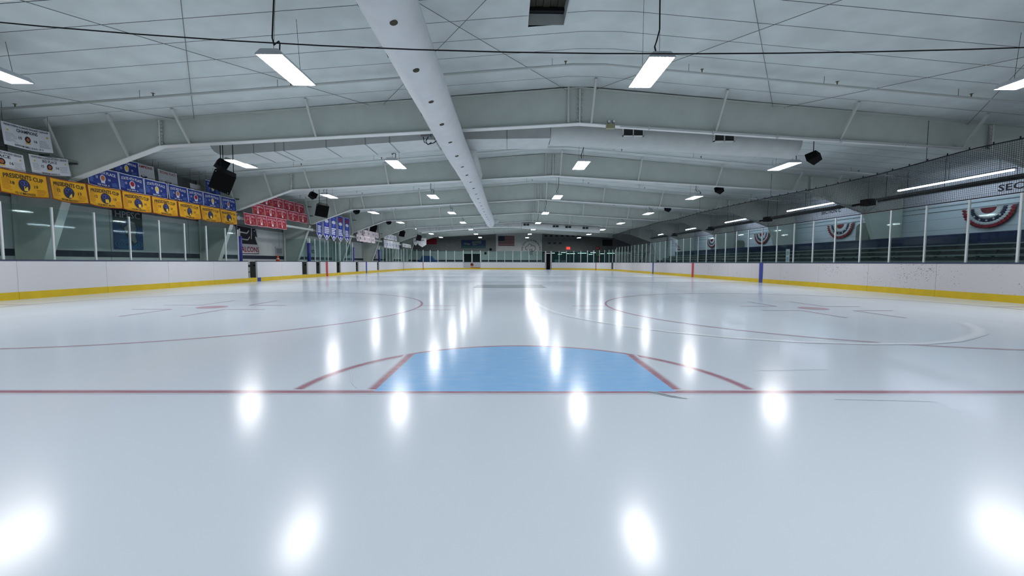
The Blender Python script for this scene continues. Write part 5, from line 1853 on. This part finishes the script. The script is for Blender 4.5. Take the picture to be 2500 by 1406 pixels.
# small framed notice, green notice and dark posters farther along the wall
o = thing('wall_notice', 'small white framed notice on the bench wall beside the roof-frame column', 'notice', (WX, 28.45, 1.42))
part('notice_board', MB().box(WX, WX + 0.02, 28.0, 28.9, 1.42, 2.0), 'sign_white', o)
part('notice_print', MB().box(WX + 0.02, WX + 0.024, 28.1, 28.8, 1.55, 1.9), 'ink_grey', o)
part('notice_line', MB().box(WX + 0.02, WX + 0.024, 28.2, 28.7, 1.47, 1.5), 'ink_grey', o)
o = thing('player_poster', 'dark green hockey player cut-out on the wall past the scorer box', 'poster', (WX, 40.8, 1.5))
fn = wall_l(40.1, 2.65)
part('cut_out', MB().prism([(0.75, 0.0), (1.0, 0.05), (1.1, 0.2), (1.3, 0.3), (1.35, 0.6), (1.0, 0.65), (0.95, 0.9), (0.6, 1.0), (0.2, 1.15), (0.3, 0.85), (0.5, 0.6), (0.45, 0.3), (0.6, 0.25)], lambda a, b, s: fn(a, b, (0, 0.01)[1 - s])), 'poster_green', o)
part('helmet', disc(MB(), fn, 0.85, 0.1, 0.13, 0.1, 0.014, 12), 'poster_black', o)
o = thing('dark_poster', 'tall black poster behind the column past the second bench', 'poster', (WX, 47.8, 1.48))
part('sheet', MB().box(WX, WX + 0.01, 47.0, 48.9, 1.48, 3.0), 'poster_black', o)
part('print', MB().box(WX + 0.01, WX + 0.014, 47.5, 48.4, 1.6, 1.9), 'ink_grey', o)
o = thing('green_notice', 'small green notice on the wall behind the scorer box', 'notice', (WX, 33.4, 1.7))
part('sheet', MB().box(WX, WX + 0.01, 33.1, 33.75, 1.68, 1.95), 'poster_green', o)
part('print', MB().box(WX + 0.01, WX + 0.013, 33.25, 33.6, 1.76, 1.88), 'ink_grey', o)

# ------------------------------------------------------------------ things on the far wall
def far_fn(x0, z1):
    return lambda a, b, d=0.0: (x0 + a, YF - 0.032 - d, z1 - b)


o = thing('national_flag', 'striped red and white flag with navy canton on the end wall', 'flag', (-0.5, YF, 3.7))
fn = far_fn(-1.86, 5.28)
FW, FH = 2.66, 1.58
for k in range(13):
    part('flag_stripe', MB().box(-1.86, -1.86 + FW, YF - 0.045, YF - 0.032, 5.28 - FH * (k + 1) / 13, 5.28 - FH * k / 13), 'flag_red' if k % 2 == 0 else 'flag_white', o)
part('canton', MB().box(-1.86, -1.86 + FW * 0.4, YF - 0.05, YF - 0.045, 5.28 - FH * 7 / 13, 5.28), 'ink_navy', o)
mb = MB()
for r in range(5):
    for q in range(6):
        mb.box(-1.78 + q * 0.17, -1.74 + q * 0.17, YF - 0.053, YF - 0.05, 5.16 - r * 0.17, 5.20 - r * 0.17)
part('canton_star', mb, 'ink_white', o, kind='stuff')

o = thing('end_poster', 'wide dark blue printed poster above the double door', 'poster', (-5.8, YF, 3.3))
part('sheet', MB().box(-7.83, -3.85, YF - 0.05, YF - 0.032, 3.29, 4.60), 'poster_end', o)
fn = lambda a, b, d=0.0: (-7.83 + a, YF - 0.05 - d, 4.60 - b)
part('print_band', rect(MB(), fn, 0, 0.98, 3.98, 1.31, 0.003), 'poster_green', o)
part('print_shape', MB().add([fn(a, b, 0.004) for a, b in ((0.4, 0.4), (1.5, 0.55), (1.3, 0.85), (0.5, 0.7))], [(0, 1, 2, 3)]), 'poster_dim', o)
part('print_shape', MB().add([fn(a, b, 0.004) for a, b in ((1.7, 0.2), (3.2, 0.1), (3.3, 0.5), (2.4, 0.75), (1.9, 0.9))], [(0, 1, 2, 3, 4)]), 'poster_dim', o)
part('print_shape', MB().add([fn(a, b, 0.006) for a, b in ((1.9, 0.5), (3.0, 0.45), (2.6, 0.62))], [(0, 1, 2)]), 'poster_black', o)
part('ledge', MB().box(-7.9, -3.8, YF - 0.12, YF - 0.032, 3.16, 3.24), 'rail_teal', o)

o = thing('district_logo', 'dark tree logo under an arch of lettering on the end wall', 'sign', (3.5, YF, 2.2))
fn = lambda a, b, d=0.0: (3.5 + a, YF - 0.006 - d, 2.55 - b)
text = 'Park District of Highland Park'
n = len(text)
for i, ch in enumerate(text):
    if ch == ' ':
        continue
    ang = math.radians(186 - 192 * i / (n - 1))
    vs, fs, tw, th = TEXTS[ch]
    mb = MB()
    R, cy = 1.45, -0.62
    pts = []
    for x, yv in vs:
        lx, ly = x * 0.36, yv * 0.36
        ca, sa = math.cos(ang - math.pi / 2), math.sin(ang - math.pi / 2)
        px = R * math.cos(ang) + lx * ca - ly * sa
        py = R * math.sin(ang) + lx * sa + ly * ca
        pts.append(fn(px, -(py - cy), 0.004))
    mb.add(pts, fs)
    part('letter', mb, 'ink_black', o)


def hoop(cx, cy, r, a0, a1, w=0.07):
    rows = [[fn(cx + rr * math.cos(math.radians(a0 + (a1 - a0) * q / 20)), -(cy + rr * math.sin(math.radians(a0 + (a1 - a0) * q / 20))), 0.004) for q in range(21)] for rr in (r, r - w)]
    part('tree_outline', MB().grid(rows), 'ink_black', o)


hoop(0.25, 0.75, 0.50, -120, 140)
hoop(-0.20, 1.12, 0.36, 20, 190)
hoop(-0.60, 0.80, 0.34, 90, 280)
for x in (-0.22, 0.10):
    part('tree_trunk', rect(MB(), fn, x, -0.70, x + 0.09, 0.38, 0.004), 'ink_black', o)

# retired-name plaques
k = 0
for z, x0, cnt in ((5.43, 5.62, 7), (4.26, 6.2, 3)):
    for i in range(cnt):
        x = x0 + 0.88 * i
        o = thing('name_banner', 'small dark-topped banner above the lobby windows, %s in the %s row' % (ORD[i], 'upper' if z > 5 else 'lower'), 'banner', (x, YF, z - 0.95), 'small banners above the lobby windows')
        part('cloth', MB().box(x, x + 0.62, YF - 0.045, YF - 0.032, z - 0.95, z - 0.12), 'wall_block', o)
        part('header', MB().box(x + 0.06, x + 0.48, YF - 0.05, YF - 0.032, z - 0.24, z), 'poster_black', o)
        k += 1
for x, z, lb in ((9.55, 3.33, 'lit red EXIT sign above the lobby windows'), (14.35, 3.33, 'dim red EXIT sign by the bleacher end of the lobby windows')):
    o = thing('exit_sign', lb, 'exit sign', (x, YF, z - 0.2))
    part('case', MB().box(x - 0.30, x + 0.30, YF - 0.10, YF - 0.03, z - 0.20, z + 0.20), 'exit_glow' if x < 12 else 'ink_red', o)
    part('lettering', lettering(MB(), 'EXIT', 0, 0, 0.44, 0.22, lambda a, b, x=x, z=z: (x + a, YF - 0.106, z - b)), 'ink_pink', o)
for x0, x1, m, lb in ((15.12, 16.74, 'poster_black', 'black screen high on the end wall toward the bleachers'), (17.46, 18.68, 'poster_navy', 'dark blue screen high on the end wall beside the black one')):
    o = thing('wall_screen', lb, 'screen', (x0, YF, 3.75))
    part('screen_case', MB().box(x0, x1, YF - 0.14, YF - 0.03, 3.75, 4.75), 'black_plastic', o)
    part('screen_face', MB().box(x0 + 0.05, x1 - 0.05, YF - 0.146, YF - 0.14, 3.80, 4.70), m, o)
o = thing('hanging_red_banner', 'dark red banner hung before the end wall on the banner side', 'banner', (-12.6, YF, 3.9))
fn = banner_fn(0, 0, 2.0, 0, 0.9)
fr = far_fn(-13.4, 4.85)
part('cloth', MB().box(-13.4, -11.8, YF - 0.05, YF - 0.032, 3.9, 4.8), 'cloth_red', o)
part('print', rect(MB(), fr, 0.3, 0.3, 1.3, 0.6, 0.022), 'ink_red', o)
for k, (x, z0, z1) in enumerate(((-12.0, 3.05, 4.3), (-12.9, 3.25, 4.2))):
    o = thing('white_pennant', 'white pointed pennant near the end wall, %s one' % ('larger' if k == 0 else 'smaller'), 'pennant', (x, 58.0, z0))
    w = 0.55 if k == 0 else 0.32
    part('pennant_cloth', MB().prism([(-w, z1), (w, z1), (w, z0 + 0.35), (0, z0), (-w, z0 + 0.35)], lambda a, b, s, x=x: (x + a, 58.0 + 0.012 * s, b)), 'cloth_white', o)
    part('pennant_crest', MB().box(x - w * 0.5, x + w * 0.5, 57.99, 58.0, z1 - 0.4, z1 - 0.2), 'ink_grey', o)
    part('hanging_wire', MB().tube([(x, 58.0, z1), (x, 58.0, roof(x))], 0.006, 5), 'wire_dark', o)
for k, (x, z) in enumerate(((-3.05, 3.1), (-3.9, 2.5))):
    o = thing('wall_speaker', 'small dark speaker on the end wall beside the double door, %s one' % ('upper' if k == 0 else 'lower'), 'speaker', (x, YF, z))
    part('case', MB().box(x - 0.17, x + 0.17, YF - 0.22, YF - 0.03, z - 0.17, z + 0.17), 'black_plastic', o)
    part('speaker_grille', MB().box(x - 0.14, x + 0.14, YF - 0.228, YF - 0.22, z - 0.14, z + 0.14), 'black_grille', o)
# parked blue rink equipment behind the far corner glass
o = thing('equipment_cart', 'dark blue equipment cart parked behind the far glass on the banner side', 'cart', (-12.6, 64.5, 0))
part('cart_body', MB().box(-13.8, -11.2, 64.0, 65.2, 0.35, 1.35), 'poster_navy', o)
part('cart_hopper', MB().prism([(-13.6, 1.35), (-11.5, 1.35), (-11.9, 1.95), (-13.3, 2.0)], lambda a, b, s: (a, 64.1 + s * 1.0, b)), 'poster_navy', o)
for x in (-13.4, -11.6):
    part('cart_wheel', MB().tube([(x, 63.95, 0.33), (x, 64.15, 0.33)], 0.34, 16), 'black_plastic', o, True)
    part('cart_wheel', MB().tube([(x, 65.05, 0.33), (x, 65.25, 0.33)], 0.34, 16), 'black_plastic', o, True)
